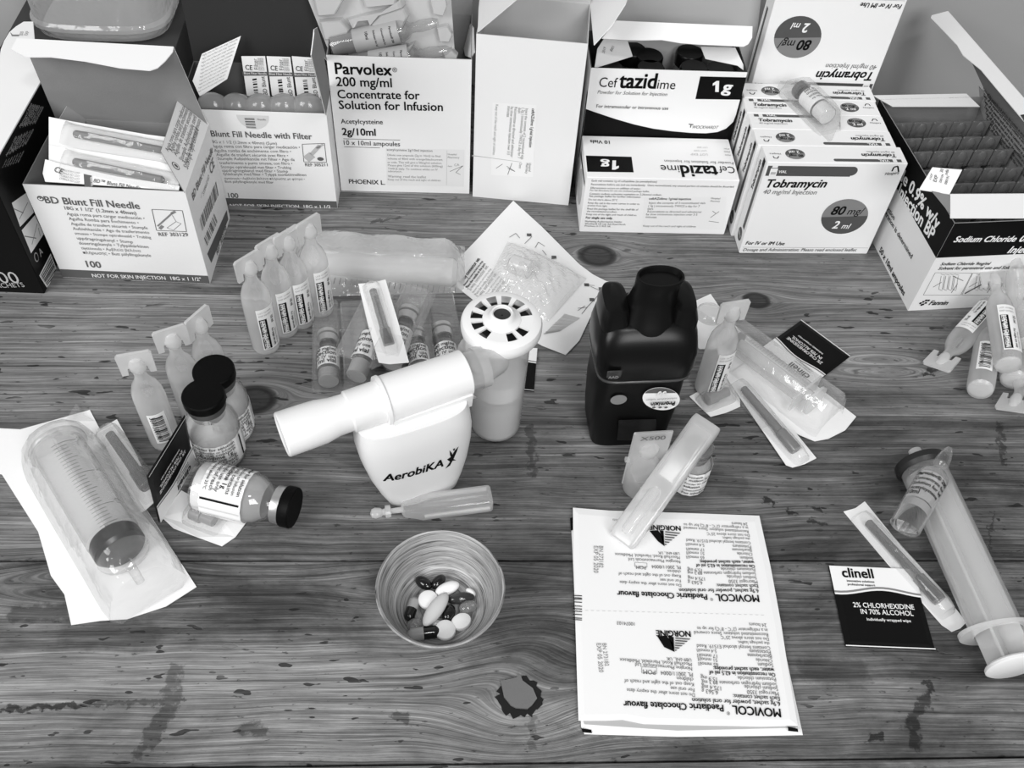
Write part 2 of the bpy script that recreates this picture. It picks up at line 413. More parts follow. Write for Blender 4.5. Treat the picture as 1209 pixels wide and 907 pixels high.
    for (ax, ay, bx, by, w, s_) in STAINS_AND_SHADE:
        dx, dy = bx-ax, by-ay; l2 = dx*dx+dy*dy
        px, py = sub(XX, ax), sub(YY, ay)
        t = mth('MULTIPLY_ADD', px, dx/l2, mul(py, dy/l2), True)
        qx, qy = sub(px, mul(t, dx)), sub(py, mul(t, dy))
        d = mth('SQRT', add(mul(qx, qx), mul(qy, qy)))
        k = ramp(d, w*0.5, w*1.1, s_, 0.0); st = k if st is None else mth('MAXIMUM', st, k)
    base = mul(base, sub(1.0, st))
    cmb = N('ShaderNodeCombineColor'); [L(base, cmb.inputs[i]) for i in range(3)]
    L(cmb.outputs[0], b.inputs['Base Color'])
    rg = ramp(add(fine, mul(dent, 0.5)), 0.3, 0.8, 0.36, 0.58, False); L(rg, b.inputs['Roughness'])
    b.inputs['Specular IOR Level'].default_value = 0.45
    bp = N('ShaderNodeBump'); bp.inputs['Strength'].default_value = 0.6; bp.inputs['Distance'].default_value = 0.0008
    h = sub(add(fine, mul(hair, 0.5)), mul(dent, 1.5)); L(h, bp.inputs['Height']); L(bp.outputs['Normal'], b.inputs['Normal'])
    return m
def kn(px, py, ax, ay, k, r): p = at(px, py); return (p.x, p.y, ax, ay, k, r)
KNOTS = [kn(705, 302, 0.030, 0.016, 1.5, 0.013), kn(893, 355, 0.024, 0.013, 1.4, 0.009), kn(300, 472, 0.034, 0.018, 1.5, 0.013),
         kn(614, 823, 0.036, 0.024, 1.3, 0.002), kn(640, 770, 0.03, 0.02, 1.0, 0.002), kn(1040, 432, 0.05, 0.014, 1.9, 0.001), kn(80, 690, 0.05, 0.014, 1.8, 0.001), kn(520, 690, 0.06, 0.012, 1.3, 0.001),
         kn(960, 585, 0.05, 0.01, -0.8, 0.001)]
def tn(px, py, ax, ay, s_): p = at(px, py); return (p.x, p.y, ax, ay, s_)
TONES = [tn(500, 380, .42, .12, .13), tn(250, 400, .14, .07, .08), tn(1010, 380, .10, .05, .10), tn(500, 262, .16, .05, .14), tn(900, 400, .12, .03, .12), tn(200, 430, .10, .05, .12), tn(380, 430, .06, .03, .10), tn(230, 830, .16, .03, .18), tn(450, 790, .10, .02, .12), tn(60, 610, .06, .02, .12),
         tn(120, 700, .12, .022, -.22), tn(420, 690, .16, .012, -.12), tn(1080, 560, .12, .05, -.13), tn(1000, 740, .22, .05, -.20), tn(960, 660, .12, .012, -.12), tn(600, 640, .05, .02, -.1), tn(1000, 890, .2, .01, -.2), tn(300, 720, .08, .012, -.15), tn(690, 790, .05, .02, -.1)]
def sg(a, b, w, s_): p, q = at(*a), at(*b); return (p.x, p.y, q.x, q.y, w, s_)
STAINS_AND_SHADE = [sg((205, 790), (200, 845), 0.004, 0.5), sg((200, 835), (165, 890), 0.004, 0.6), sg((0, 838), (90, 833), 0.0022, 0.85), sg((90, 833), (215, 828), 0.0016, 0.55),
          sg((1094, 806), (1098, 822), 0.0022, 0.8), sg((1098, 822), (1078, 848), 0.003, 0.7), sg((1078, 848), (1080, 880), 0.004, 0.8),
          sg((1028, 870), (1040, 871), 0.003, 0.85), sg((290, 860), (310, 863), 0.004, 0.6), sg((1180, 500), (1185, 545), 0.0022, 0.6),
          sg((625, 505), (630, 560), 0.003, 0.55), sg((1172, 605), (1168, 650), 0.0009, 0.6), sg((630, 850), (628, 880), 0.003, 0.4),
          sg((905, 590), (913, 595), 0.0025, 0.85), sg((930, 604), (938, 606), 0.002, 0.8), sg((960, 600), (968, 603), 0.0018, 0.8), sg((958, 615), (972, 618), 0.002, 0.75),
          sg((440, 262), (475, 256), 0.0016, 0.6), sg((1095, 437), (1108, 436), 0.002, 0.8), sg((1092, 442), (1102, 442), 0.0018, 0.8),
          sg((215, 660), (280, 700), 0.010, 0.25), sg((20, 725), (85, 722), 0.006, 0.6), sg((90, 745), (170, 750), 0.012, 0.4), sg((820, 560), (870, 575), 0.010, 0.4),  # last patch here paints the small vial's cast shadow
          sg((640, 855), (900, 897), 0.001, 0.2), sg((960, 790), (1010, 795), 0.010, 0.45), sg((470, 845), (480, 850), 0.003, 0.6)]
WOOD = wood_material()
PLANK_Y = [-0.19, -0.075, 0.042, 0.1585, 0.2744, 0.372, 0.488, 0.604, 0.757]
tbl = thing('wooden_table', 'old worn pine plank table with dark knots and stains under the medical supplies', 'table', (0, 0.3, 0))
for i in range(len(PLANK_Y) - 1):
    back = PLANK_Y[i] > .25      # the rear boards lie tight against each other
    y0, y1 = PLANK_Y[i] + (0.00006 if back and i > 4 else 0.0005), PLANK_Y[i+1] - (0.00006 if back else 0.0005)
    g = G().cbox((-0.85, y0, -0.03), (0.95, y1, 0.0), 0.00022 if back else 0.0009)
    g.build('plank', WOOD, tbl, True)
# broken knot near the front: dark rim with a loose grey chip
kc = at(614, 823)
g = G(); r_ = random.Random(3); n = 40
outer = [kc + V((math.cos(2*PI*i/n)*0.0122*(1+r_.uniform(-.17, .12)), math.sin(2*PI*i/n)*0.0112*(1+r_.uniform(-.17, .12)), 0.0003)) for i in range(n)]
g.prism([(p.x, p.y) for p in outer], -0.002, 0.0004)
kd = g.build('knot_hole', mat('burnt_knot', 0.006, 0.35), tbl, True)
chip = [(586, 805), (598, 803), (605, 801), (609, 797), (612, 805), (624, 814), (629, 826), (623, 834), (618, 838), (604, 837), (598, 834), (590, 824)]
g = G().prism([tuple((at(*p)+V((0.0022, 0, 0))).xy) for p in chip], 0.0004, 0.0016)
g.build('resin_chip', mat('resin_chip', 0.15, 0.3, bump=0.3, bscale=200), tbl, True)
for lx, ly in ((-0.78, -0.12), (0.88, -0.12), (-0.78, 0.68), (0.88, 0.68)):
    G().cbox((lx-.035, ly-.035, -0.75), (lx+.035, ly+.035, -0.03), 0.004).build('leg', WOOD, tbl, True)
fl = G().box((-1.6, -1.6, -0.80), (1.7, 0.80, -0.75)).build('floor', mat('floor_tile', 0.30, 0.5, var=0.1)); tag(fl, kind='structure')
w = G().box((-1.6, 0.76, -0.75), (1.7, 0.80, 1.6)).build('wall_back', mat('wall_paint', 0.36, 0.8, 0.2, 0.1, 60, 0.05)); tag(w, kind='structure')
# ------------------------------------------------------------------ cartons
def Z(x0, y0, k): return lambda x, y: (x0 + x/k, y0 + y/k)
class Crt:
    """a carton: front-left-bottom corner o, turned by yaw; w wide, d deep, h high"""
    def __init__(s, o, yaw, w, d, h):
        s.o = V(o); s.x = V((math.cos(yaw), math.sin(yaw), 0)); s.y = V((-math.sin(yaw), math.cos(yaw), 0)); s.z = V((0, 0, 1)); s.w, s.d, s.h = w, d, h
    def p(s, i, j, k): return s.o + s.x*(s.w*i) + s.y*(s.d*j) + s.z*(s.h*k)
    def M(s): return frame(s.o, s.x)
    def front(s): return Face(s.o, s.x, s.z)
    def left(s): return Face(s.p(0, 1, 0), -s.y, s.z)
    def right(s): return Face(s.p(1, 0, 0), s.y, s.z)
    def top(s): return Face(s.p(0, 0, 1), s.x, s.y)
    def body(s, mats, open_top, parent, name='carton_body', t=0.0006):
        w, d, h = s.w, s.d, s.h; g = G()
        if not open_top:
            g.cbox((0, 0, 0), (w, d, h), 0.0005)
        else:
            o = [(0, 0), (w, 0), (w, d), (0, d)]; i = [(t, t), (w-t, t), (w-t, d-t), (t, d-t)]
            for k in range(4):
                a, b = o[k], o[(k+1) % 4]; c, e = i[k], i[(k+1) % 4]
                g.add([(*a, 0), (*b, 0), (*b, h), (*a, h)], [(0, 1, 2, 3)], 0)
                g.add([(*c, t), (*e, t), (*e, h), (*c, h)], [(3, 2, 1, 0)], 1)
                g.add([(*a, h), (*b, h), (*e, h), (*c, h)], [(0, 1, 2, 3)], 1)
            g.add([(*q, 0) for q in o], [(3, 2, 1, 0)], 0); g.add([(*q, t) for q in i], [(0, 1, 2, 3)], 1)
        return g.build(name, mats, parent)
def hplane(a, b, back, tilt):
    """plane that stands on the hinge a-b and leans by tilt degrees towards the horizontal direction back; gives (point, normal)"""
    h = (b - a).normalized(); back = V(back); back = (back - h*back.dot(h)); back.z = 0; back.normalize()
    d = V((0, 0, 1))*math.cos(math.radians(tilt)) + back*math.sin(math.radians(tilt))
    return a, h.cross(d).normalized()
def flap(name, parent, pxs, pl, mats, th=0.0006):
    g = G().panel([onplane(*q, *pl) for q in pxs], th, 0, 1)
    return g.build(name, mats, parent, True)
def drop(a, px, ln, back, lo=-40, hi=40):
    """tilt at which the place seen at px lies ln above the hinge point line"""
    best = None
    for i in range(141):
        t = lo + (hi-lo)*i/140; pl = hplane(a[0], a[1], back, t); p = onplane(*px, *pl)
        h = (a[1]-a[0]).normalized(); q = p - a[0]; q = q - h*q.dot(h)
        e = abs(q.length - ln)
        if best is None or e < best[0]: best = (e, t)
    return best[1]

# ---- white needle carton, open
bd = Crt((-0.2844, 0.5031, 0), math.radians(-2.4), 0.105, 0.072, 0.0845)
T = thing('needle_carton', 'open white carton of blunt fill needles with a raised lid beside the black sachet box', 'carton', bd.M())
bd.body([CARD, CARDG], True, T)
z = Z(0, 130, 4.03)
F = bd.front()
F.ptext('BD Blunt Fill Needle', z(218, 441), z(668, 470), GREY, 0.018)
F.ell(*F.loc(*z(193, 420)), 0.0022, 0.0022, GREY); F.ell(*F.loc(*z(193, 421)), 0.0014, 0.0011, WHITE, 2); F.ell(*F.loc(*z(193, 418)), 0.0006, 0.0006, GREY, 3)
F.ptext('18G x 1 1/2" (1.2mm x 40mm)', z(310, 472), z(650, 497), GREY, 0.008)
for s_, a, b in (('Aguja roma para cargar medicación •', (320, 499), (690, 521)), ('Agulha Romba para Enchimento •', (330, 522), (662, 542)),
                 ('Aiguille de transfert sécurité • Stumpfe', (340, 546), (704, 566)), ('Aufziehkanüle • Ago da trasferimento', (349, 569), (712, 588)),
                 ('smusso • Stompe optreknaald • Trubbig', (358, 591), (720, 611)), ('uppdragningskanyl • Stump', (368, 614), (634, 633)),
                 ('doseringskanyle • Tylppäkärkinen', (378, 638), (708, 656)), ('täyttöneula • Αμβλεία βελόνα', (388, 661), (672, 675)),
                 ('πλήρωσης • Butt påfyllingskanyle', (397, 683), (720, 697))):
    F.ptext(s_, z(*a), z(*b), GREY)
F.ptext('100', z(415, 745), z(485, 750), GREY, 0.02)
F.rect(0, 0.0003, bd.w, 0.0082, GREY)
F.ptext('NOT FOR SKIN INJECTION  18G x 1 1/2"', z(442, 794), z(960, 812), WHITE, 0.012)
q = [z(723, 472), z(868, 478), z(888, 578), z(745, 572)]
for i in range(4): F.pline(q[i], q[(i+1) % 4], 0.0005, GREY)
for a, b, w_ in (((750, 552), (820, 490), .0016), ((760, 565), (775, 550), .0028), ((815, 492), (835, 482), .0024), ((820, 500), (838, 530), .0005), ((838, 530), (862, 540), .0005), ((862, 540), (825, 572), .0005), ((825, 572), (795, 560), .0005), ((795, 560), (838, 530), .0005)):
    F.pline(z(*a), z(*b), w_*.8, MID)
F.ptext('REF 303129', z(757, 598), z(897, 600), GREY, 0.012)
F.build(parent=T)
F = bd.right()
F.ptext('BD Blunt Fill Needle', z(918, 432), z(1012, 198), GREY, 0.012)
F.ptext('CE', z(1003, 310), z(1020, 265), GREY, 0.01)
F.pbars(z(948, 520), z(1028, 335), z(1040, 400), z(962, 575), GREY, 2, 4, 22); F.pbars(z(970, 610), z(1018, 490), z(1034, 530), z(985, 645), GREY, 2, 5, 14)
F.ppoly([z(985, 685), z(1078, 475), z(1085, 520), z(1005, 728)], GREY)
F.ptext('REF 303129', z(1032, 692), z(1078, 575), GREY, 0.012)
F.ptext('LOT 100', z(955, 420), z(962, 390), GREY); F.ptext('STERILE EO', z(968, 408), z(995, 320), GREY)
F.build(parent=T)
hb = (bd.p(0, 1, 1), bd.p(1, 1, 1)); tl = -9
pl = hplane(*hb, bd.y, tl)
lid = flap('lid', T, [(70, 150), (247, 152), (205, 56), (26, 46)], pl, [CARDG, CARD])
fold = [onplane(20, 45, *pl), onplane(205, 55, *pl)]
fd = (V((0, -1, -0.10)) - (fold[1]-fold[0]).normalized()*V((0, -1, -0.1)).dot((fold[1]-fold[0]).normalized())).normalized()
fn = (fold[1]-fold[0]).cross(fd).normalized()
G().panel(fold + [onplane(*q, fold[0], fn) for q in ((204, 61), (195, 72), (186, 80), (177, 83), (142, 80), (100, 72), (60, 67), (30, 67), (22, 63), (13, 58))], 0.0006).build('tuck_flap', [CARDB, CARDB], lid, True)
pr = hplane(bd.p(1, 0, 1), bd.p(1, 1, 1), -bd.x, 38)
fl_ = flap('side_flap', T, [(218.4, 227.5), (247, 146), (210.5, 115.5), (190, 178.5)], pr, [CARD, CARDG])
z1 = Z(0, 0, 4.03); o = onplane(200, 160, *pr); F = Face(o, onplane(220, 118, *pr) - o, onplane(190, 140, *pr) - o)
for i, (a, b) in enumerate((((800, 724), (885, 500)), ((820, 728), (898, 520)), ((840, 745), (915, 540)), ((868, 770), (935, 560)), ((885, 785), (955, 575)), ((893, 808), (945, 620)))):
    F.ptext(('Aguja roma para cargar medicación', 'Agulha romba para enchimento', 'Aiguille de transfert sécurité', 'Stumpfe Aufziehkanüle steril', 'Ago da trasferimento smusso', 'Stompe optreknaald')[i], z1(*a), z1(*b), GREY)
c_ = F.loc(*z1(836, 790)); F.ell(*c_, 0.0024, 0.0033, GREY); F.ell(*c_, 0.0018, 0.0026, CARD, 2); F.ell(*c_, 0.0009, 0.0018, GREY, 3)
F.build(parent=fl_)
pq = (bd.p(0.02, .8, 1), V((.55, -.75, .35)).normalized())
flap('side_flap', T, [(66, 150), (70, 140), (87, 112), (101, 140), (100, 150)], pq, [CARDG, CARD])
# needle packs heaped in it
p0 = bd.p(0.5, 0.02, 1) - V((0, 0, 0.008)); nn = V((0.02, -0.42, 0.9)).normalized()
def boxed_pack(label, pxs, off, tube_px=None, prints=None, grp='needle packs in the open white carton'):
    pp = p0 + nn*off; pts = [onplane(*q, pp, nn) for q in pxs]
    t = thing('needle_pack', label, 'needle pack', pts[0], grp)
    G().panel(pts, 0.0007).build('paper_backing', PAPER, t, True)
    if tube_px:
        a, b = (onplane(*q, pp, nn) + nn*0.004 for q in tube_px)
        G().tube([a, lerp(a, b, .02), lerp(a, b, .97), b], [0.0018, 0.0027, 0.0025, 0.001], 10).build('needle_cap', mat('needle_cap_grey', 0.20, 0.3), t, True)
        d = (b-a).normalized(); e = d.cross(nn)
        g = G(); prof = [(-0.0085, -0.0035), (-0.006, 0.001), (-0.004, 0.0035), (0, 0.005), (0.004, 0.0035), (0.006, 0.001), (0.0085, -0.0035)]
        g.loft([[p + e*u_ + nn*(v_*k_) for u_, v_ in prof] for p, k_ in ((a - d*.008, .2), (a - d*.003, 1), (lerp(a, b, .3), 1.05), (lerp(a, b, .65), .95), (b + d*.003, 1), (b + d*.008, .2))], 0, True, None, False, False)
        g.build('blister_film', FILM, t, True)
    if prints: prints(pp + nn*0.0003, t)
    return t
boxed_pack('clear-fronted needle pack at the back of the open white carton', [z1(232, 556), z1(345, 578), z1(700, 640), z1(850, 660), z1(860, 800), z1(232, 705)], 0.001, (z1(362, 650), z1(790, 730)))
boxed_pack('clear-fronted needle pack in the middle of the open white carton', [z1(232, 690), z1(300, 700), z1(760, 770), z1(850, 800), z1(850, 895), z1(232, 800)], 0.003, (z1(360, 782), z1(790, 870)))
def pk(pp, t):
    F = Face(pp, onplane(*z1(600, 860), pp, nn) - onplane(*z1(300, 800), pp, nn), V((0, 0.9, 0.42)))
    F.ptext('BD™ Blunt Fill Needle', z1(445, 868), z1(668, 905), GREY, 0.012); F.ptext('CE', z1(255, 815), z1(292, 830), GREY, 0.01)
    F.ppoly([z1(398, 828), z1(436, 836), z1(440, 893), z1(402, 886)], GREY); F.ptext('Blunt Fill', z1(430, 845), z1(433, 885), WHITE)
    for i in range(4): F.ptext('STERILE EO LOT', z1(282, 812+i*14), z1(378, 832+i*14), MID)
    F.build(parent=t)
boxed_pack('printed needle pack lying face up along the front of the open white carton', [z1(215, 758), z1(300, 782), z1(560, 840), z1(855, 885), z1(850, 906), z1(520, 884), z1(215, 864), z1(203, 825)], 0.006, None, pk)

# ---- needle carton with filter, open, behind it
ft = Crt((-0.2005, 0.5855, 0), math.radians(-0.8), 0.1048, 0.060, 0.0874)
T = thing('filter_needle_carton', 'open white carton of filter needles half hidden behind the other needle carton', 'carton', ft.M())
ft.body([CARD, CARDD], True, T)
z = Z(200, 0, 4.03); F = ft.front()
F.ptext('Blunt Fill Needle with Filter', z(200, 648), z(680, 662), GREY, 0.018)
for s_, a, b in (('18G x 1 1/2 (1.2mm x 40mm) (5µm)', (198, 680), (512, 688)), ('Aguja roma con filtro para cargar medicación •', (205, 701), (622, 707)),
                 ('Agulha romba de enchimento com filtro •', (215, 722), (580, 726)), ('Aiguille de tranfert sécurité avec filtre •', (225, 741), (566, 746)),
                 ('Stumpfe Aufziehkanüle mit Filter • Ago da', (232, 760), (597, 765)), ('trasferimento a punta smussa, con filtro •', (240, 780), (586, 783)),
                 ('Stompe optreknaald met filter • Trubbig', (247, 799), (580, 803)), ('uppdragningskanyl med filter • Stump', (252, 816), (565, 820)),
                 ('fyldekanyle med filter • Tylppä suodattimellinen', (258, 833), (652, 837)), ('täyttöneula • Αμβλεία βελόνα πλήρωσης με φίλτρο •', (262, 852), (645, 856)),
                 ('Butt påfyllingskanyle med filter', (266, 868), (497, 872))):
    F.ptext(s_, z(*a), z(*b), GREY)
q = [z(632, 686), z(738, 682), z(748, 772), z(640, 770)]
for i in range(4): F.pline(q[i], q[(i+1) % 4], 0.0005, GREY)
for a, b, w_ in (((650, 758), (680, 735), .006), ((675, 735), (715, 692), .003), ((700, 705), (732, 686), .0018)): F.pline(z(*a), z(*b), w_, LIGHT, 2)
F.ell(*F.loc(*z(719, 755)), 0.0024, 0.0017, GREY, 3)
F.ptext('REF 305211', z(647, 790), z(754, 790), GREY, 0.012)
z2 = Z(250, 240, 6.045)
F.rect(0, 0.0003, ft.w, 0.0072, GREY); F.ptext('NOT FOR SKIN INJECTION  18G x 1 1/2', z2(133, 24), z2(850, 34), WHITE, 0.012, 0, 2, .85); F.ptext('100', (270, 233), (282, 233.5), GREY, .02)
c_ = F.loc(*z(395, 548)); F.ell(c_[0], c_[1], 0.0115, 0.012, mat('notch_paper', .62, .5), 1, 180, 360); F.bars(c_[0]-.006, c_[1]-.011, c_[0]+.001, c_[1]-.002, GREY, 2, 3, 8, True)
F.text('Needle', c_[0]+.003, c_[1]-.004, w=.006, m=GREY)
F.build(parent=T)
hb = (ft.p(0, 1, 1), ft.p(1, 1, 1)); pl = hplane(*hb, ft.y, 2)
a_, b_ = hb
up = pl[1].cross((b_-a_).normalized()); up = up if up.z > 0 else -up
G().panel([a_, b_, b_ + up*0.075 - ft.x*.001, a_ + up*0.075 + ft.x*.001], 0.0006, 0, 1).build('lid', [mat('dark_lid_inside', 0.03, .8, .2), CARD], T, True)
pl = (ft.p(0.02, .35, 1) + V((0, 0, .004)), V((.30, -.70, .62)).normalized())
fl_ = flap('side_flap', T, [z(145, 460), z(275, 376), z(340, 171), z(155, 256), z(110, 385)], pl, [CARD, CARDD])
o = onplane(*z(200, 330), *pl); F = Face(o, onplane(*z(280, 290), *pl) - o, onplane(*z(195, 260), *pl) - o)
for i in range(11):
    t = i/10
    F.ptext('Aguja roma con filtro para cargar medicación', z(lerp(158, 138, t), lerp(268, 440, t)), z(lerp(325, 262, t), lerp(190, 375, t)), MID)
F.build(parent=fl_)
pl = hplane(ft.p(1, 0, 1), ft.p(1, 1, 1), ft.x, 5)
flap('side_flap', T, [z(745, 548), z(783, 530), z(735, 265), z(690, 155), z(676, 262)], pl, [CARDG, CARD])
# packs inside it: three paper backs standing at the rear, five clear domes in front
rear = Face(ft.p(0, 0.72, 1), ft.x, V((0, 0.25, 0.97)))
for i in range(3):
    x0 = z(340 + i*122, 270)[0]; pxs = [z(342+i*120, 268), z(455+i*120, 268+i*4), z(480+i*120, 475), z(368+i*120, 455)]
    pts = [onplane(*q, rear.o, rear.n) for q in pxs]
    t = thing('filter_needle_pack', ('paper-backed filter needle pack standing left of two others at the back of its carton', 'paper-backed filter needle pack standing between two others at the back of its carton', 'paper-backed filter needle pack standing right of two others at the back of its carton')[i], 'needle pack', pts[3], 'paper-backed packs in the filter needle carton')
    G().panel(pts, 0.0006).build('paper_backing', PAPER, t, True)
    F = Face(rear.o, rear.u, rear.v); f = lambda a, b, i=i: z(a + i*120, b + i*3)
    F.ptext('CE', f(362, 330), f(396, 333), INK, 0.01); F.ppoly([f(345, 340), f(468, 342), f(470, 360), f(350, 360)], GREY); F.ptext('Blunt Filter Needle', f(356, 353), f(463, 355), WHITE)
    F.pbars(f(395, 375), f(405, 460), f(425, 460), f(415, 372), INK, 2, i, 9); F.ptext('BD Blunt', f(468, 450), f(452, 362), GREY, .01); F.ptext('Filter', f(424, 330), f(416, 278), GREY)
    for k in range(4): F.ptext('LOT STERILE', f(432+k*7, 335), f(426+k*7, 275), MID)
    F.build(parent=t)
fr = V((0, -0.2, 0.98))
for i in range(5):
    c = onplane(*z(215 + i*112, 540 - abs(i-2.5)*2), ft.p(0, 0.22, 1), V((0, -1, 0)))
    t = thing('filter_needle_pack', ('filter needle pack showing a pale rounded dome, leftmost of five in the filter carton', 'filter needle pack with a pale dome, second from left of five in the filter carton', 'filter needle pack with a pale dome, middle of five in the filter carton', 'filter needle pack with a pale dome, second from right of five in the filter carton', 'filter needle pack showing a pale rounded dome, rightmost of five in the filter carton')[i], 'needle pack', c, 'pale domed packs in the filter needle carton')
    M = Matrix.Translation(c - V((0, 0, 0.055)))
    G().lathe([(0.011, 0), (0.0115, 0.045), (0.0125, 0.055), (0.0118, 0.0615), (0.009, 0.067), (0.005, 0.0695), (0.0005, 0.070)], 18, 0, M, sy=0.75).build('dome', clear('pale_needle_hub', 0.55, 0.55, 0.4, 0.15, edge=.2), t, True)
    G().box((-0.0128, -0.0095, 0.0), (0.0128, -0.0090, 0.056), 0, M).build('film_edge', FILM, t, True)

# ---- acetylcysteine carton with its tray
pv = Crt((-0.0945, 0.6057, 0), math.radians(-0.3), 0.102, 0.060, 0.1205)
T = thing('ampoule_carton', 'tall white carton headed Parvolex with a clear ampoule tray sticking out of its top', 'carton', pv.M())
T['label'] = 'tall white acetylcysteine carton with an ampoule tray sticking out of its top'
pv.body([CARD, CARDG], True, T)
z = Z(360, 0, 4.03); F = pv.front()
for s_, a, b, bo in (('Parvolex', (145, 350), (415, 358), .022), ('200 mg/ml', (150, 408), (415, 414), .016), ('Concentrate for', (157, 466), (547, 472), .016), ('Solution for Infusion', (163, 517), (657, 527), .016),
                 ('Acetylcysteine', (172, 587), (371, 590), .008), ('2g/10ml', (178, 641), (338, 645), .022), ('10 x 10ml ampoules', (186, 688), (453, 695), .004), ('PHOENIX L.', (210, 872), (382, 878), .014)):
    F.ptext(s_, z(*a), z(*b), INK, bo)
F.ptext('®', z(416, 342), z(439, 343), INK)
F.pline(z(183, 660), z(453, 666), .0004, INK); F.pline(z(187, 698), z(357, 703), .0004, INK)
F.ppoly([z(385, 705), z(760, 712), z(756, 888), z(390, 880)], mat('sticker_paper', 0.74, .5), 1)
for s_, a, b in (('acetylcysteine 2g/10ml injection', (390, 716), (607, 722)), ('Dilute one ampoule (2g in 10ml) to final', (393, 741), (645, 747)), ('volume of 40ml with orange/blackcurrant', (393, 758), (655, 764)), ('or cola. This will give a 50mg/ml solution.', (393, 775), (652, 780)),
                 ('Please give 12ml of this solution (600mg)', (395, 790), (655, 795)), ('TWICE daily. To continue whilst on IV', (395, 806), (632, 811)), ('tobramycin.', (395, 818), (462, 819)), ('Warning: read the leaflet', (395, 843), (577, 847)), ('Keep out of the reach and sight of children', (395, 857), (645, 862))):
    F.ptext(s_, z(*a), z(*b), MID if a[1] > 730 else GREY)
F.pline(z(676, 715), z(674, 880), .0002, LIGHT, 2)
for s_, a, b in (('Hospital', (680, 737), (722, 738)), ('Pharmacy', (680, 752), (735, 753)), ('date', (680, 793), (700, 793)), ('CA', (712, 790), (735, 788))): F.ptext(s_, z(*a), z(*b), MID)
for a, b in (((690, 815), (752, 788)), ((752, 788), (718, 820)), ((718, 820), (740, 830))): F.pline(z(*a), z(*b), .0003, INK, 2)
F.build(parent=T)
pl = hplane(pv.p(1, 0, 1), pv.p(1, 1, 1), pv.x, 12)
flap('side_flap', T, [z(788, 275), z(805, 250), z(800, 130), z(770, 90), z(730, 85), z(745, 180), z(762, 265)], pl, [CARDB, CARD])
pl = hplane(pv.p(0, 0, 1), pv.p(0, 1, 1), -pv.x, 4)
flap('side_flap', T, [z(100, 265), z(118, 300), z(85, 265), z(40, 190), z(45, 140), z(60, 130)], pl, [CARDG, CARD])
hb = (pv.p(0, 1, 1), pv.p(1, 1, 1)); pl = hplane(*hb, pv.y, 10); up = pl[1].cross((hb[1]-hb[0]).normalized()); up = up if up.z > 0 else -up
G().panel([hb[0], hb[1], hb[1] + up*0.058, hb[0] + up*0.058], 0.0006, 0, 1).build('lid', [CARDG, CARD], T, True)
# tray: stands in the carton and leans back
to = pv.p(0, 0.36, 1); tn = V((0, -0.95, 0.31)).normalized()
P = lambda x, y, o=0.0: onplane(*z(x, y), to + tn*o, tn)
T = thing('ampoule_tray', 'milky plastic ampoule tray with stepped cavities standing in the tall white carton', 'tray', P(430, 270))
G().panel([P(132, 290), P(16, 0), P(-20, -110), P(680, -110), P(696, 0), P(716, 290)], 0.0012).build('tray_sheet', TRAYPL, T, True)
def ridge(pxs, hgt=0.0095):
    a = [P(*q) for q in pxs]; c = sum(a, V((0, 0, 0)))/len(a); b = [lerp(p, c, .10) + tn*hgt*.85 for p in a]; d = [lerp(p, c, .2) + tn*hgt for p in a]
    if sum(((a[i]-c).cross(a[(i+1) % len(a)]-c) for i in range(len(a))), V((0, 0, 0))).dot(tn) < 0: a.reverse(); b.reverse(); d.reverse()
    G().loft([a, b, d], 0, False).build('cavity_ridge', TRAYPL, T, True)
ridge([(35, -40), (62, 72), (150, 64), (190, -8), (200, -40)])
ridge([(262, -40), (285, 28), (440, 12), (455, -40)])
ridge([(70, 88), (95, 182), (205, 178), (222, 130), (180, 80)]); ridge([(200, 84), (222, 128), (240, 92), (300, 86), (312, 118), (360, 60), (480, 20), (470, -20), (380, 40), (280, 60)])
ridge([(312, 108), (330, 150), (470, 132), (500, 66), (480, 20), (360, 60)]); ridge([(350, 250), (360, 262), (500, 247), (530, 190), (480, 215)])
ridge([(590, -30), (610, 60), (660, 70), (680, 20), (670, -30)]); ridge([(625, 118), (640, 190), (690, 190), (706, 150), (680, 108)]); ridge([(655, 235), (670, 285), (720, 285), (730, 250), (700, 222)])
def tray_ampoule(label, a, b, tip, pxs):
    A, B, C_ = P(*a, .007), P(*b, .007), P(*tip, .007); d = (B-A).normalized(); L = (B-A).length
    M = framez(A, d, tn); t = thing('glass_ampoule', label, 'ampoule', M, 'glass ampoules in the clear tray')
    lt = (C_-A).length
    G().lathe([(0.0005, 0), (0.0078, 0.0005), (0.0082, 0.002), (0.0082, L-.006), (0.0065, L-.002), (0.0036, L+.001), (0.0034, L+.004), (0.0042, L+.008), (0.0036, lt-.004), (0.002, lt)], 18).build('glass_body', GLASS, t)
    G().lathe([(0.0005, 0.001), (0.0074, 0.0012), (0.0074, L*.72), (0.0005, L*.73)], 16).build('liquid', mat('liquid_grey', 0.22, 0.1), t)
    G().lathe([(0.00835, L*.30), (0.00835, L*.86)], 20, 0, None, False, False).build('label', mat('ampoule_label', 0.35, .5), t)
    F = Face(A + d*(L*.36) , tn.cross(d), d, wrap=0.0084)
    F.n = tn; F.u = d.cross(tn)*1.0; F.v = d
    for i, s_ in enumerate(('Parvolex® 200', 'Concentrate for', 'Solution for Inf', '10ml')): F.text(s_, -0.006, L*(.40 - .10*i), w=.012 if i < 3 else .005, m=INK, bold=.01)
    F.build(parent=t)
tray_ampoule('brown-labelled glass ampoule lying in the upper cavity of the clear tray', (125, 222), (500, 135), (640, 125), None)
tray_ampoule('glass ampoule in the cavity at the carton rim, under another ampoule', (210, 300), (540, 258), (700, 250), None)
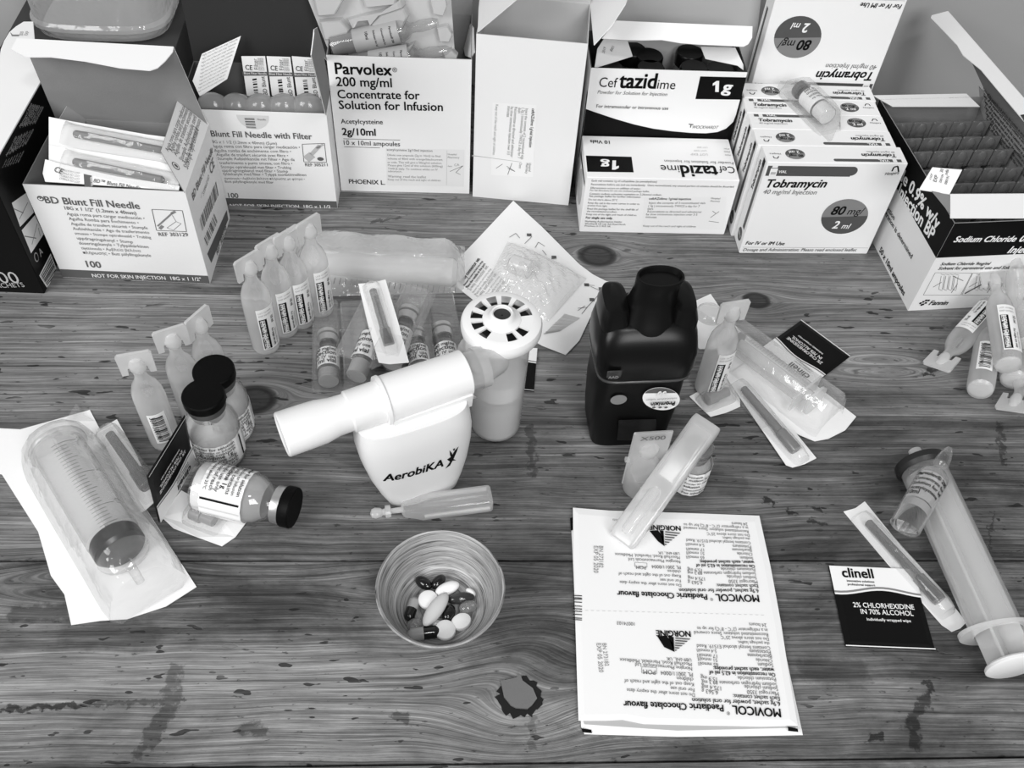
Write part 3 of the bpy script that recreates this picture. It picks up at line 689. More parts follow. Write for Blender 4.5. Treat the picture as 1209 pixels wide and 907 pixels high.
# ---- tall plain carton turned round
wh = Crt((0.0102, 0.6018, 0), math.radians(-6.3), 0.0770, 0.053, 0.1425)
T = thing('plain_carton', 'tall plain white carton with wide open flaps and a sideways pharmacy sticker', 'carton', wh.M())
wh.body([CARD, mat('pale_card_inside', .55, .7, .2)], True, T)
z = Z(360, 0, 4.03); F = wh.front()
F.ppoly([z(893, 488), z(1103, 500), z(1085, 842), z(885, 832)], mat('sticker_paper_white', 0.84, .45), 1)
for s_, a, b, m_ in (('ceftAZidime 1g/vial injection', (1080, 515), (1066, 700), INK), ('Inject the contents of 2 reconstituted vials', (1050, 515), (1028, 757), GREY), ('( 3g ) intravenously TWICE a day for 7', (1033, 512), (1012, 752), GREY), ('days', (1016, 511), (1014, 537), GREY),
                     ('Reconstitute as directed and administer', (998, 508), (978, 747), GREY), ('by slow intravenous injection over 3-5', (980, 506), (962, 735), GREY), ('minutes', (964, 504), (960, 555), GREY), ('Keep out of the reach and sight of children', (908, 496), (893, 735), MID),
                     ('Hospital', (1066, 775), (1064, 815), GREY), ('Pharmacy', (1052, 775), (1049, 825), GREY), ('Date', (1020, 775), (1018, 800), MID)):
    F.ptext(s_, z(*a), z(*b), m_, .012 if m_ is INK else 0)
for a, b in (((985, 775), (965, 830)), ((965, 800), (1000, 815)), ((1000, 815), (960, 790)), ((940, 780), (910, 800))): F.pline(z(*a), z(*b), .0004, GREY, 2)
F.ppoly([z(795, 742), z(797, 738), z(850, 745), z(1030, 770), z(1030, 772), z(850, 748)], LIGHT, 1)
F.build(parent=T)
hb = (wh.p(0, 1, 1), wh.p(1, 1, 1)); pl = hplane(*hb, wh.y, 0); up = V((0, 0, 1))
a_ = onplane(567, 8, *pl)
lid = G().panel([hb[0], hb[1], hb[1] + up*0.060, hb[0] + up*0.060], 0.0006, 0, 1).build('lid', [mat('pale_card_inside'), CARD], T, True)
G().panel([hb[0] + up*0.060, hb[1] + up*0.060, hb[1] + up*0.068 + V((-.006, -0.010, 0)), hb[0] + up*0.068 + V((.006, -.010, 0))], 0.0006).build('tuck_flap', [CARD, CARD], lid, True)
pl = hplane(wh.p(0, 0, 1), wh.p(0, 1, 1), -wh.x, -38)
flap('side_flap', T, [(564, 37.5), (611, -2), (640, -26), (600, -45), (568, -20), (565, 10)], pl, [CARDB, CARD])
pl = hplane(wh.p(1, 0, 1), wh.p(1, 1, 1), wh.x, 42)
flap('side_flap', T, [(701, 53), (696, -2), (700, -30), (742, -6), (738, 5), (722, 30)], pl, [CARDB, CARD])

# ---- ceftazidime cartons
cl = Crt((0.0934, 0.5621, 0), 0.0, 0.1145, 0.050, 0.0535)
T = thing('vial_carton', 'closed white vial carton lying with upside-down lettering before the open black-waved one', 'carton', cl.M())
cl.body([CARDB], False, T)
z = Z(660, 100, 4.03); F = cl.top()
F.ptext('10 Vials', z(240, 268), z(147, 265), INK, .015)
F.ppoly([z(128, 338), z(345, 344), z(355, 418), z(135, 415)], INK); F.ppoly([z(252, 406), z(254, 362), z(271, 362), z(270, 391), z(285, 387), z(284, 398), z(267, 406)], WHITE, 2); F.ptext('g', z(241, 369), z(197, 367), WHITE, .05, 0, 2, .75)
F.build(parent=T); F = cl.top()
F.ptext('Cef', z(832, 392), z(757, 389), INK, 0, 0, 2, 1.2); F.ptext('tazid', z(750, 389), z(573, 386), INK, .03, 0, 2, 1.15); F.ptext('ime', z(568, 386), z(481, 384), INK, 0, 0, 2, 1.1)
F.ptext('Powder for Solution for Injection', z(828, 369), z(500, 359), GREY)
for a, b in (((705, 298), (655, 296)), ((700, 313), (640, 311)), ((705, 330), (625, 327))): F.ptext('LOT EXP', z(*a), z(*b), LIGHT)
for a, b in (((808, 305), (785, 303)), ((812, 318), (785, 316)), ((815, 334), (790, 332))): F.ptext('POM', z(*a), z(*b), MID)
F.build(parent=T)
F = cl.front()
for s_, a, b in (('Each vial contains 1g of ceftazidime (as pentahydrate)', (155, 460), (465, 465)), ('Reconstitute before use and use immediately.  Once reconstituted, any unused portion of solution should be discarded', (152, 477), (830, 489)),
                 ('Effervescence occurs on addition of water.', (150, 494), (388, 498)), ('For full directions for use see enclosed package leaflet.', (147, 505), (430, 511)), ('Contains sodium carbonate equivalent to 2.26mmol sodium.', (145, 522), (488, 527)),
                 ('See package leaflet for further information', (143, 533), (387, 538)), ('Do not store above 25°C', (140, 549), (278, 552)), ('Keep the vial in the outer carton in order to', (137, 565), (382, 571)), ('protect from light.', (136, 577), (230, 580)),
                 ('Read the package leaflet for the shelf life of', (134, 593), (376, 598)), ('the reconstituted product.', (132, 605), (275, 608)), ('Keep out of the sight and reach of children.', (129, 619), (370, 624)), ('Marketing Authorisation Holder', (124, 653), (300, 656)),
                 ('Wockhardt UK Ltd, Ash Road North', (122, 664), (315, 668)), ('Wrexham, LL13 9UF, UK', (120, 674), (245, 677))):
    F.ptext(s_, z(*a), z(*b), GREY)
F.ptext('For single use only.', z(127, 636), z(255, 639), INK, .018)
F.ppoly([z(405, 533), z(797, 533), z(783, 690), z(395, 686)], mat('sticker_paper_white', .84), 1)
for s_, a, b in (('ceftAZidime 1g/vial injection', (427, 546), (627, 548)), ('Inject the contents of 3 reconstituted vials', (427, 566), (695, 567)), ('( 3g ) intravenously TWICE a day for 7', (424, 580), (668, 582)), ('days', (420, 594), (447, 594)),
                 ('Reconstitute as directed and administer', (420, 607), (678, 609)), ('by slow intravenous injection over 3-5', (414, 620), (657, 622)), ('minutes', (412, 633), (463, 634)), ('Keep out of the reach and sight of children', (400, 675), (650, 678)), ('Hospital', (722, 543), (765, 545)), ('Pharmacy', (720, 556), (765, 557))):
    F.ptext(s_, z(*a), z(*b), INK if a[1] == 546 else GREY, .012 if a[1] == 546 else 0)
for a, b in (((720, 632), (762, 602)), ((730, 600), (745, 612)), ((712, 648), (760, 655))): F.pline(z(*a), z(*b), .0004, GREY, 2)
F.build(parent=T)
F = cl.left(); F.ell(cl.d*.5, cl.h*.45, .012, .015, LIGHT); F.build('printed_spot', T); F = cl.left(); F.rect(.006, .040, .044, .044, INK); F.build('printed_bar', T)

cu = Crt((0.0940, 0.6135, 0), 0.0, 0.1150, 0.050, 0.1115)
T = thing('vial_carton', 'open vial carton with black wave and 1g panel standing behind the closed one', 'carton', cu.M())
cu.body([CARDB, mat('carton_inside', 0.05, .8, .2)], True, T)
z = Z(620, 0, 4.03); F = cu.front()
wave = [(290, 518), (340, 536), (430, 566), (520, 592), (610, 612), (700, 624), (790, 632), (860, 634), (915, 628), (955, 612), (990, 580), (1012, 545)]
lw = [F.loc(*z(*q)) for q in wave]
lw[0] = (0.0, lw[0][1]); lw[-1] = (cu.w, lw[-1][1])
for i in range(len(lw)-1): F.poly([(lw[i][0], 0.0), (lw[i+1][0], 0.0), lw[i+1], lw[i]], INK)
F.ptext('Cef', z(350, 412), z(436, 415), INK, -.005, .0, 2, 1.1); F.ptext('tazid', z(443, 416), z(621, 420), INK, .03, 0, 2, 1.1); F.ptext('ime', z(626, 421), z(711, 424), INK, 0, 0, 2, 1.05)
F.ptext('Powder for Solution for Injection', z(343, 445), z(675, 456), GREY, 0, .25); F.ptext('For intramuscular or intravenous use', z(338, 511), z(680, 522), GREY, .012)
F.ppoly([z(833, 363), z(1052, 368), z(1026, 474), z(810, 471)], INK); F.ppoly([z(923, 384), z(921, 437), z(904, 436), z(905, 402), z(892, 407), z(893, 396), z(911, 384)], WHITE, 2); F.ptext('g', z(933, 434), z(979, 438), WHITE, .05, 0, 2, .75)
F.ptext('WOCKHARDT', z(795, 611), z(918, 613), GREY, 0, .3, 2, 1.2); F.pline(z(778, 590), z(800, 592), .0008, GREY, 2); F.pline(z(790, 592), z(786, 606), .0008, GREY, 2)
F.build(parent=T)
F = cu.left(); F.rect(.045, .03, .0495, .09, INK); F.build(parent=T)
hb = (cu.p(0, 1, 1), cu.p(1, 1, 1)); pl = hplane(*hb, cu.y, 8)
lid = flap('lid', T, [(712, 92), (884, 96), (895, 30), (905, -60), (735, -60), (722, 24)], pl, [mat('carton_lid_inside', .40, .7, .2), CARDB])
pl = (cu.p(0, .35, 1) + V((0, 0, .028)), V((0, -.55, .83)))
G().panel([onplane(*q, *pl) for q in (z(432, 98), z(1082, 125), z(1080, 180), z(1062, 210), z(1040, 222), z(930, 216), z(830, 212), z(740, 205), z(650, 190), z(560, 192), z(470, 190), z(365, 183))], .0006).build('tuck_flap', [CARDB, CARDB], lid, True)
pl = (cu.p(0, .4, 1) + V((0, 0, .004)), V((.35, -.5, .8)).normalized())
f_ = flap('side_flap', T, [z(330, 325), z(512, 268), z(488, 195), z(375, 185), z(345, 230)], pl, [CARD, CARD])
o = onplane(*z(400, 260), *pl); F = Face(o, onplane(*z(440, 250), *pl) - o, onplane(*z(395, 220), *pl) - o); F.ptext('8001', z(412, 248), z(424, 225), GREY); F.ptext('2019', z(376, 256), z(384, 228), GREY); F.build(parent=f_)
pl = (cu.p(1, .4, 1) + V((0, 0, .004)), V((-.35, -.5, .8)).normalized())
flap('side_flap', T, [z(1058, 348), z(1010, 312), z(858, 280), z(835, 222), z(1000, 226), z(1030, 290)], pl, [CARD, CARD])
# vials standing inside, their dark caps just below the rim
VC = 0
def carton_vial(px, label):
    c = onplane(*z(*px), cu.p(0, 0, 1) - V((0, 0, .008)), V((0, 0, 1)))
    t = thing('powder_vial', label, 'vial', c - V((0, 0, .052)), 'dark-capped vials inside the open vial carton')
    G().lathe([(.0005, 0), (.0112, .0004), (.0115, .002), (.0115, .034), (.0090, .040), (.0075, .042)], 16).build('glass_body', GLASS, t)
    G().lathe([(.0005, .001), (.0106, .0012), (.0106, .020), (.0005, .022)], 14).build('powder', POWDER, t)
    G().lathe([(.0082, .0415), (.0106, .042), (.0108, .0505), (.0100, .052), (.0005, .052)], 18).build('cap', BLACKGL, t)
for i, q in enumerate(((512, 232), (592, 262), (785, 245), (805, 320), (930, 325), (400, 318), (600, 320))):
    carton_vial(q, 'dark-capped vial standing in the open vial carton, ' + ('beside its printed left flap', 'at the middle of the back row', 'under the tuck flap', 'between the carton middle and its right flap', 'below its right flap', 'below its printed left flap', 'at the middle of the front row')[i])

# ---- tobramycin cartons: a row of five, one upside down behind
TW, TD, TH = 0.1018, 0.0190, 0.0870
tdark = GREY; BARM = mat('carton_bar_grey', 0.075, .5)
zt = Z(850, 90, 4.03)
def tob_front(F, bottom=True):
    L = F.loc
    a, b = L(*zt(222, 452)), L(*zt(628, 452)); h = .0040
    F.rect(a[0], a[1]-h, b[0], b[1]+h, BARM); F.ell(b[0], b[1], h, h, BARM, 1, -90, 90)
    x, y = L(*zt(256, 450)); F.rect(x-.0026, y-.0046, x+.0026, y+.0022, WHITE, 2); F.rect(x-.0020, y+.0028, x+.0020, y+.0052, WHITE, 2); F.rect(x-.0018, y-.003, x+.0018, y-.0008, LIGHT, 3)
    F.ptext('VIAL', zt(276, 459), zt(316, 460), WHITE, .02)
    F.ptext('Tobramycin', zt(217, 528), zt(503, 528), INK, .025, .22); F.ptext('40 mg/ml Injection', zt(203, 559), zt(457, 562), GREY, 0, .22)
    F.pell((593, 667), 114, 80, -16, zt, BARM, 1); F.pell((593, 667), 114, 80, -16, zt, MID, 1.4, n=72, clip=671)
    F.ptext('80', zt(524, 658), zt(590, 658), INK, .03, .2); F.ptext('mg/', zt(602, 657), zt(682, 656), INK, .005, .2); F.ptext('2', zt(530, 723), zt(560, 723), WHITE, .03, .2); F.ptext('ml', zt(575, 723), zt(615, 725), WHITE, .01, .2)
    x, y = L(*zt(833, 440)); F.pline(zt(818, 452), zt(828, 432), .0011, INK); F.pline(zt(828, 432), zt(846, 428), .0011, INK); F.pline(zt(846, 428), zt(850, 455), .0011, INK)
    F.ptext('Hospira', zt(783, 470), zt(850, 464), GREY, .01, .25)
    F.ptext('For IV or IM Use', zt(120, 800), zt(305, 803), INK, .02, .22)
    F.ptext('Dosage and Administration: Please read enclosed leaflet', zt(108, 831), zt(648, 832), GREY, .005, .22)
    F.rect(.0015, .0062, TW-.0015, .0066, LIGHT)
def tob_top(F):
    F.rect(.004, .0145, .052, .0175, BARM); F.ell(.052, .016, .0015, .0015, BARM, 1, -90, 90); F.rect(.0075, .0135, .0105, .0182, WHITE, 2); F.text('VIAL', .013, .0151, w=.008, m=WHITE, bold=.02)
    F.text('Tobramycin', .0065, .0085, w=.025, m=INK, bold=.025, shear=.2); F.text('40 mg/ml Injection', .006, .0055, w=.021, m=MID, shear=.2)
    F.ell(.080, .0098, .0072, .0058, MID, 1, 0, 180, 8, 12); F.ell(.080, .0098, .0072, .0058, BARM, 1, 180, 360, 8, 12); F.text('80 mg/', .0745, .0105, w=.0105, m=INK, bold=.02); F.text('2 ml', .0765, .0062, w=.0075, m=WHITE, bold=.02)
    F.line(.0925, .0125, .0940, .0150, .0007, INK); F.line(.0940, .0150, .0962, .0146, .0007, INK); F.line(.0962, .0146, .0966, .0125, .0007, INK); F.text('Hospira', .0905, .0092, w=.0080, m=GREY)
def tob_side(F):   # 2-D: x across the depth (viewed from the left), y up; lettering runs up the side
    F.rect(TD*.55, .020, TD*.78, .0845, BARM); F.text('Tobramycin', TD*.40, .052, w=.027, m=INK, bold=.02, rot=90); F.ell(TD*.5, .0115, .0048, .0058, BARM, 1, 0, 360, 0, 16); F.text('80mg', TD*.30, .0105, w=.0075, m=WHITE, layer=2)
    F.rect(TD*.55, .0785, TD*.78, .0845, INK, 2)
rows = [(0.2160, 0.5410, 1.0, True, 'white tobramycin carton at the front of the row of five, its whole face showing'), (0.2130, 0.5604, .6, True, 'second white tobramycin carton from the front of the row, lettering upside down on top'), (0.2125, 0.5798, .2, False, 'middle white tobramycin carton of the row of five, lettering upright on top'),
        (0.2122, 0.5992, .0, False, 'fourth white tobramycin carton from the front, under the blistered vial'), (0.2135, 0.6186, -.3, True, 'rearmost white tobramycin carton of the row of five, against the upside-down standing one')]
tf0 = None
for i, (x, y, yw, flip, lab) in enumerate(rows):
    k = Crt((x, y, 0), math.radians(yw), TW, TD, TH)
    T = thing('tobramycin_carton', lab.replace('tobramycin ', 'injection '), 'carton', k.M(), 'row of five injection cartons'); T.name = 'injection_carton'
    k.body([CARDB], False, T)
    F = k.front()
    if i == 0: tf0 = F; tob_front(F); F.build(parent=T)
    F = k.top() if not flip else Face(k.p(1, 1, 1), -k.x, -k.y)
    tob_top(F); F.build(parent=T)
    F = k.left(); tob_side(F); F.build(parent=T)
k = Crt((0.2230, 0.6400, 0), 0.0, TW, TD, 0.0745)
T = thing('injection_carton', 'plain white injection carton hidden behind the row of five, carrying the upside-down one', 'carton', k.M()); k.body([CARDB], False, T)
k = Crt((0.2242, 0.6410, 0.0750), 0.0, 0.0960, TD, 0.0870)
T = thing('injection_carton', 'white injection carton standing upside down behind and above the row of five', 'carton', k.M())
k.body([CARDB], False, T)
F = Face(k.p(1, 0, 1), -k.x, -V((0, 0, 1))); F.src = tf0; tob_front(F); F.build(parent=T)
F = k.left(); F.rect(TD*.30, .004, TD*.5, .066, BARM); F.build(parent=T)

# ---- saline carton
sl = Crt((0.3325, 0.4820, 0), math.radians(5.0), 0.088, 0.142, 0.0852)
T = thing('saline_carton', 'big black-banded carton of saline ampoules with a lid open to the side', 'carton', sl.M())
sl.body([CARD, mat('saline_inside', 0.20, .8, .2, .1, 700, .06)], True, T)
z = Z(980, 150, 5.275); y_ = Z(1009, 310, 6.045); F = sl.front()
bh = F.loc(1104, 304.5)[1]
F.rect(0, bh, sl.w, sl.h, INK)
F.ptext('Sodium Chloride', z(765, 715), z(1150, 712), WHITE, .035, .22); F.ptext('0.9% w/v', z(1172, 712), z(1420, 709), WHITE, .035, .22); F.ptext('Injection BP', z(1100, 783), z(1420, 780), WHITE, .035, .22)
F.ptext('Sodium Chloride 9mg/ml', z(685, 860), z(993, 858), INK, .012, .22); F.ptext('Solvent for parenteral use and Solution for Injection', z(670, 888), z(1330, 880), INK, .012, .22)
for q in (((575, 72), (838, 75), (757, 232), (490, 232)), ((843, 75), (1097, 73), (1015, 232), (765, 232))):
    for i in range(4): F.pline(y_(*q[i]), y_(*q[(i+1) % 4]), .0003, GREY)
for ox in (0, 255):
    for i in range(4):
        x = 600 + ox + i*33
        for a, b in (((x+18, 95), (x, 190)), ((x+40, 98), (x+25, 192)), ((x, 190), (x+25, 200)), ((x+14, 82), (x+46, 90))): F.pline(y_(*a), y_(*b), .0003, MID if ox else GREY)
    for a, b in (((690+ox, 215), (735+ox, 150)), ((560+ox, 175), (620+ox, 140)), ((700+ox, 95), (775+ox, 130))): F.pline(y_(*a), y_(*b), .0005, GREY)
F.pline(y_(785, 220), y_(1030, 88), .0013, GREY, 2); F.pline(y_(905, 97), y_(1000, 203), .0013, GREY, 2)
F.ptext('Fannin', y_(525, 301), y_(658, 301), INK, .03, .22)
for a in ((470, 290), (490, 280), (510, 270), (488, 298), (508, 288), (528, 270), (478, 302)): x, y = F.loc(*y_(*a)); F.rect(x-.0009, y-.0009, x+.0009, y+.0009, INK)
F.ptext('50 x 10ml ampoules', y_(1075, 291), y_(1330, 289), INK, .025, .22)
F.build(parent=T)
F = sl.left()
F.rect(0, bh, sl.d, sl.h, INK)
F.ptail('Sodium Chloride 0.9% w/v', 'e 0.9% w/v', z(452, 345), z(668, 643), WHITE, .03); F.ptext('Injection BP', z(420, 417), z(633, 714), WHITE, .03)
F.ptail('Solution for injection', 'ection', z(352, 508), z(398, 583), INK, .012); F.ptail('Use once the concentration is determined', 'tration is determined', z(345, 548), z(507, 823), INK, .012)
F.ptext('50 x 10ml ampoules', z(308, 772), y_(350, 240), INK, .025)
F.build(parent=T)
hr = (sl.p(1, 0, 1), sl.p(1, 1, 1)); pl = hplane(*hr, sl.x, 14)
a_ = onplane(1119, 13, *pl); b_ = onplane(1209, 116, *pl); d_ = (b_-a_).normalized(); e_ = a_ + d_*0.150
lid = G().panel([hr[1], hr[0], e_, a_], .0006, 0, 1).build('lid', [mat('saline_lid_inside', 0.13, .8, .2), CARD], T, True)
dn = V((-1, 0, -.15)); dn = (dn - d_*dn.dot(d_)).normalized(); fn = d_.cross(dn).normalized()
G().panel([a_] + [onplane(*q, a_, fn) for q in ((1100, 18), (1099, 21), (1130, 53), (1137, 65), (1158, 82), (1178, 106), (1209, 143))] + [e_ + dn*.012, e_], .0006).build('tuck_flap', [CARDB, CARDB], lid, True)
pz = (sl.p(0, 1, 1), V((0, 0, 1)))
flap('back_flap', T, [(1030, 112.5), (1141, 110.5), (1157, 126), (1054, 126)], pz, [CARD, CARDG])
pl2 = hplane(hr[0] + V((-.0030, 0, 0)), hr[1] + V((-.0030, 0, 0)), sl.x, 0)
f_ = flap('side_flap', T, [(1155.5, 102), (1180, 133), (1209, 168), (1228, 198), (1190, 172), (1164, 148), (1158, 130)], pl2, [mat('saline_flap', 0.25, .7, .2), CARDG])
o = onplane(1175, 140, *pl2); F = Face(o, onplane(1200, 170, *pl2) - o, onplane(1180, 130, *pl2) - o)
z3 = Z(980, 0, 5.275)
for i in range(7): F.ptext('Twist off the ampoule neck and use the contents at once', z3(950 + i*4, 560 + i*36), z3(1208 + i*5, 855 + i*48), INK, .01)
F.build(parent=f_)
pf = hplane(sl.p(0, 0, 1), sl.p(1, 0, 1), sl.y, 8)
flap('front_flap', T, [(1122, 258), (1209, 258), (1280, 258), (1280, 229), (1209, 229), (1121.5, 229.5)], pf, [CARDB, CARD])
pv_ = hplane(sl.p(0, 0, 1), sl.p(0, 1, 1), -sl.x, 10)
flap('side_flap', T, [(1122, 253), (1122, 230), (1100, 226)], pf, [CARDG, CARDG])
pt_ = (onplane(1120, 229, *pf) + V((0, 0, .001)), V((0, -.5, .87)).normalized())
f_ = flap('torn_flap', T, [(1085, 224), (1101, 197.5), (1136, 200.5), (1121, 229.5)], pt_, [PAPER, PAPER])
o = onplane(1110, 215, *pt_); F = Face(o, onplane(1130, 216, *pt_) - o, onplane(1115, 205, *pt_) - o)
for s_, a, b in (('000191', (725, 360), (742, 310)), ('2301VM', (690, 350), (708, 300)), ('EXP', (660, 345), (672, 305)), ('x LOT', (625, 330), (640, 295)), ('30', (700, 285), (706, 265)), ('nda', (730, 300), (738, 268))): F.ptext(s_, z(*a), z(*b), GREY, .01)
F.build(parent=f_)
# strips of saline ampoules lying in rows inside the carton
STRIPM = clear('dull_frosted_plastic', .62, .20, .4, .3, edge=.2)
for i in range(6):
    t0 = sl.o + sl.x*0.004 + sl.y*(0.026 + i*0.0185) + V((0, 0, 0.0735 - (0.0015 if i == 5 else 0.002*((i+1) % 2))))
    M = frame(t0, sl.x); t = thing('ampoule_strip', 'strip of frosted ampoules packed in the black-banded carton, ' + ('nearest its front flap', 'second from its front flap', 'third from its front flap', 'third from its back flap', 'second from its back flap', 'under its back flap')[i], 'ampoule strip', M, 'ampoule strips inside the saline carton')
    for j in range(5):
        x = 0.0085 + j*0.0158
        G().lathe([(.0070, -.070), (.0074, -.068), (.0074, -.018), (.006, -.011), (.0032, -.008), (.0032, -.002)], 12, 0, Matrix.Translation((x, 0, 0))).build('ampoule_body', STRIPM, t)
        g = G(); g.cbox((x-.0074, -.0009, -.006), (x+.0074, .0009, .008), .0006); g.lathe([(.003, -.003), (.0042, .001), (.0042, .004), (.002, .0075)], 12, 0, Matrix.Translation((x, 0, 0)), sy=.7); g.build('twist_tab', STRIPM, t)

# ---- black sachet carton and the clear container behind it
bk_o = at(53, 347); bh_ = .106
tr = at(48, 95, bh_); dy = (V((tr.x, tr.y, 0)) - bk_o); ang = math.atan2(-dy.x, dy.y)
bk = Crt(bk_o - V((math.cos(ang), math.sin(ang), 0))*.110, ang, .110, .140, bh_)
T = thing('sachet_carton', 'black glossy sachet carton with a white lid at the table\'s end', 'carton', bk.M())
bk.body([BLACKCARD], False, T)
F = bk.front(); z = Z(0, 130, 4.03)
SIL = mat('silver_ink', .45, .5)
F.ptext('200', z(-42, 822), z(100, 822), SIL, 0, 0, 2, .95); F.ptext('SACHETS', z(-30, 846), z(120, 840), SIL); F.build(parent=T)
F = bk.right()
for q in (((55, 442), (125, 393), (160, 487), (95, 556)), ((102, 572), (165, 500), (207, 590), (147, 682))): F.ppoly([z(*p) for p in q], CARD)
F.pbars(z(190, 788), z(225, 838), z(270, 775), z(240, 692), INK, 2, 3, 14); F.ppoly([z(186, 788), z(222, 845), z(275, 775), z(240, 682)], PAPER2, 1)
for a, b, w_ in (((65, 470), (110, 490), .0006), ((90, 520), (130, 440), .0006), ((115, 600), (170, 610), .0007), ((150, 640), (175, 540), .0006), ((180, 560), (190, 600), .0006)): F.pline(z(*a), z(*b), w_, MID, 2)
F.ell(*F.loc(*z(172, 700)), .0028, .0036, LIGHT, 1); F.ell(*F.loc(*z(172, 700)), .0021, .0029, INK, 2); F.ptext('A', z(192, 700), z(203, 678), LIGHT, .01)
for p_, q_, r_, s_ in (((30, 745), (78, 655), (120, 690), (158, 618)), ((95, 610), (152, 500), (165, 590), (205, 512)), ((10, 800), (30, 762), (85, 775), (112, 720))):
    for i in range(7):
        t = i/6; a_ = (lerp(p_[0], r_[0], t), lerp(p_[1], r_[1], t)); b_ = (lerp(q_[0], s_[0], t), lerp(q_[1], s_[1], t))
        F.ptext(('Macrogol 3350', 'Sodium chloride', 'Bicarbonate', 'For oral use')[i % 4], z1(*a_), z1(*b_), LIGHT, 0, 0, 2, .6)
F.build(parent=T)
lz = bh_ + .0012; lp = [at(*q, lz) for q in ((48.5, 95), (42, 60), (39, 25.5), (28, 25.5), (19, 31), (11, 38), (5, 48), (1, 58), (-3, 80), (-8, 120), (-22, 190), (-12, 206), (0, 180))]
lid = G().panel(lp, .001).build('lid', [CARDB, CARD], T, True)
F = Face(lp[3], lp[2] - lp[3], V((0, 1, 0))); F.ptext('2020', (26.5, 42.5), (28, 37.5), MID); F.ptext('EXP', (32, 42), (35, 37.5), MID); F.ppoly([(12, 38), (15, 41), (23, 41), (22, 43), (14, 43)], MID); F.build(parent=lid)
sp = Crt((-0.350, 0.640, 0), 0.0, .130, .110, .080)
T = thing('storage_carton', 'plain dark carton under the clear container at the back, mostly hidden by needle cartons', 'carton', sp.M()); sp.body([mat('dark_storage_card', .05, .7, .2)], False, T)
c0, c1 = at(44, 20, .086), at(207, 20, .086); f0 = at(120, 55, .0805)
jw = (c1-c0).length*.5; cx = (c0+c1)*.5; jc = V((cx.x, f0.y + jw*.80, .0805))
T = thing('clear_container', 'large clear rounded plastic container standing behind the open needle carton', 'container', jc)
def sqr(a, b, z_, n=40, e=3.6): return [(a*math.copysign(abs(math.cos(2*PI*i/n))**(2/e), math.cos(2*PI*i/n)), b*math.copysign(abs(math.sin(2*PI*i/n))**(2/e), math.sin(2*PI*i/n)), z_) for i in range(n)]
jd = jw*.8
G().loft([sqr(jw*.86, jd*.84, 0), sqr(jw*.95, jd*.94, .003), sqr(jw*.99, jd*.99, .009), sqr(jw*1.03, jd*1.03, .011), sqr(jw*1.03, jd*1.03, .014), sqr(jw*.985, jd*.985, .0165), sqr(jw*.985, jd*.985, .03), sqr(jw, jd, .034), sqr(jw*1.0, jd*1.0, .100), sqr(jw*.9, jd*.9, .108)], 0, True, None, True, False).build('container_body', JARPL, T)
G().loft([sqr(jw*.84, jd*.82, .0015), sqr(jw*.90, jd*.89, .004), sqr(jw*.90, jd*.89, .0055)], 0, True).build('thick_base', clear('thick_base_plastic', .35, .9, .5, .05, edge=.2), T)
G().loft([sqr(jw*.93, jd*.93, .104), sqr(jw*.93, jd*.93, .122), sqr(jw*.9, jd*.9, .124)], 0, True).build('lid', TRAYPL, T)

# ---- vial in a blister on the carton row
zb = Z(880, 80, 7.556); tz = TH + .0006
A = at(*zb(478, 180), tz + .009); B = at(*zb(740, 440), tz + .009); d = (B - A).normalized()
T = thing('powder_vial', 'small grey-capped vial in a blister lying across the row of injection cartons', 'vial', framez(A, d, (0, 0, 1)))
Lv = (B-A).length; r = .0072
G().lathe([(.0005, 0), (r*.92, .0003), (r*.95, .0015), (r*.95, .0048), (r*.6, .0052)], 18).build('cap', mat('vial_cap_grey', .14, .35), T)
G().lathe([(r*.62, .0050), (r*.65, .007), (r, .0105), (r, Lv-.001), (r*.9, Lv), (.0005, Lv)], 18).build('glass_body', GLASS, T)
G().lathe([(.0005, Lv*.70), (r*.9, Lv*.71), (r*.9, Lv-.0012), (.0005, Lv-.001)], 16).build('powder', POWDER, T)
G().lathe([(r*.66, .0055), (r*.7, .0075), (r*.98, .0105)], 16, 0, None, False, False).build('neck_ring', RUBBER, T)  # dark ring round the vial's neck
G().lathe([(r+.0001, .011), (r+.0001, Lv*.68)], 18, 0, None, False, False).build('label', PAPER2, T)
F = Face(A, V((0, 0, 1)).cross(d), d, wrap=r + .0001)
F.n = V((0, 0, 1)); F.u = d.cross(F.n); F.v = d
for i, s_ in enumerate(('Powder for', 'Solution', 'Injection', 'Vial 2ml')): F.text(s_, -.0055, Lv*(.66-.085*i) - .004, w=.011, m=INK, bold=.012)
F.build(parent=T)
T = thing('vial_blister', 'clear plastic blister tray with a small vial lying on the injection cartons', 'blister', at(*zb(600, 380), tz))
pts = [at(*zb(*q), tz) for q in ((285, 170), (330, 85), (450, 60), (545, 140), (690, 240), (860, 380), (850, 470), (770, 650), (740, 655), (610, 520), (420, 320))]
G().panel(pts, .0004).build('blister_flange', BLIS, T, True)
e = d.cross(V((0, 0, 1)))
g = G(); prof = [(-.0105, 0), (-.0098, .009), (-.007, .0168), (0, .0172), (.007, .0168), (.0098, .009), (.0105, 0)]
base = A - V((0, 0, .009))
g.loft([[base + d*s_ + e*(u_*k) + V((0, 0, v_*h)) for u_, v_ in prof] for s_, k, h in ((-.010, .8, .2), (-.007, 1, .75), (0, 1, 1), (Lv*.8, 1, 1), (Lv*1.05, 1, .9), (Lv*1.2, .85, .15))], 0, True, None, False, False)
g.build('blister_dome', BLIS, T, True)
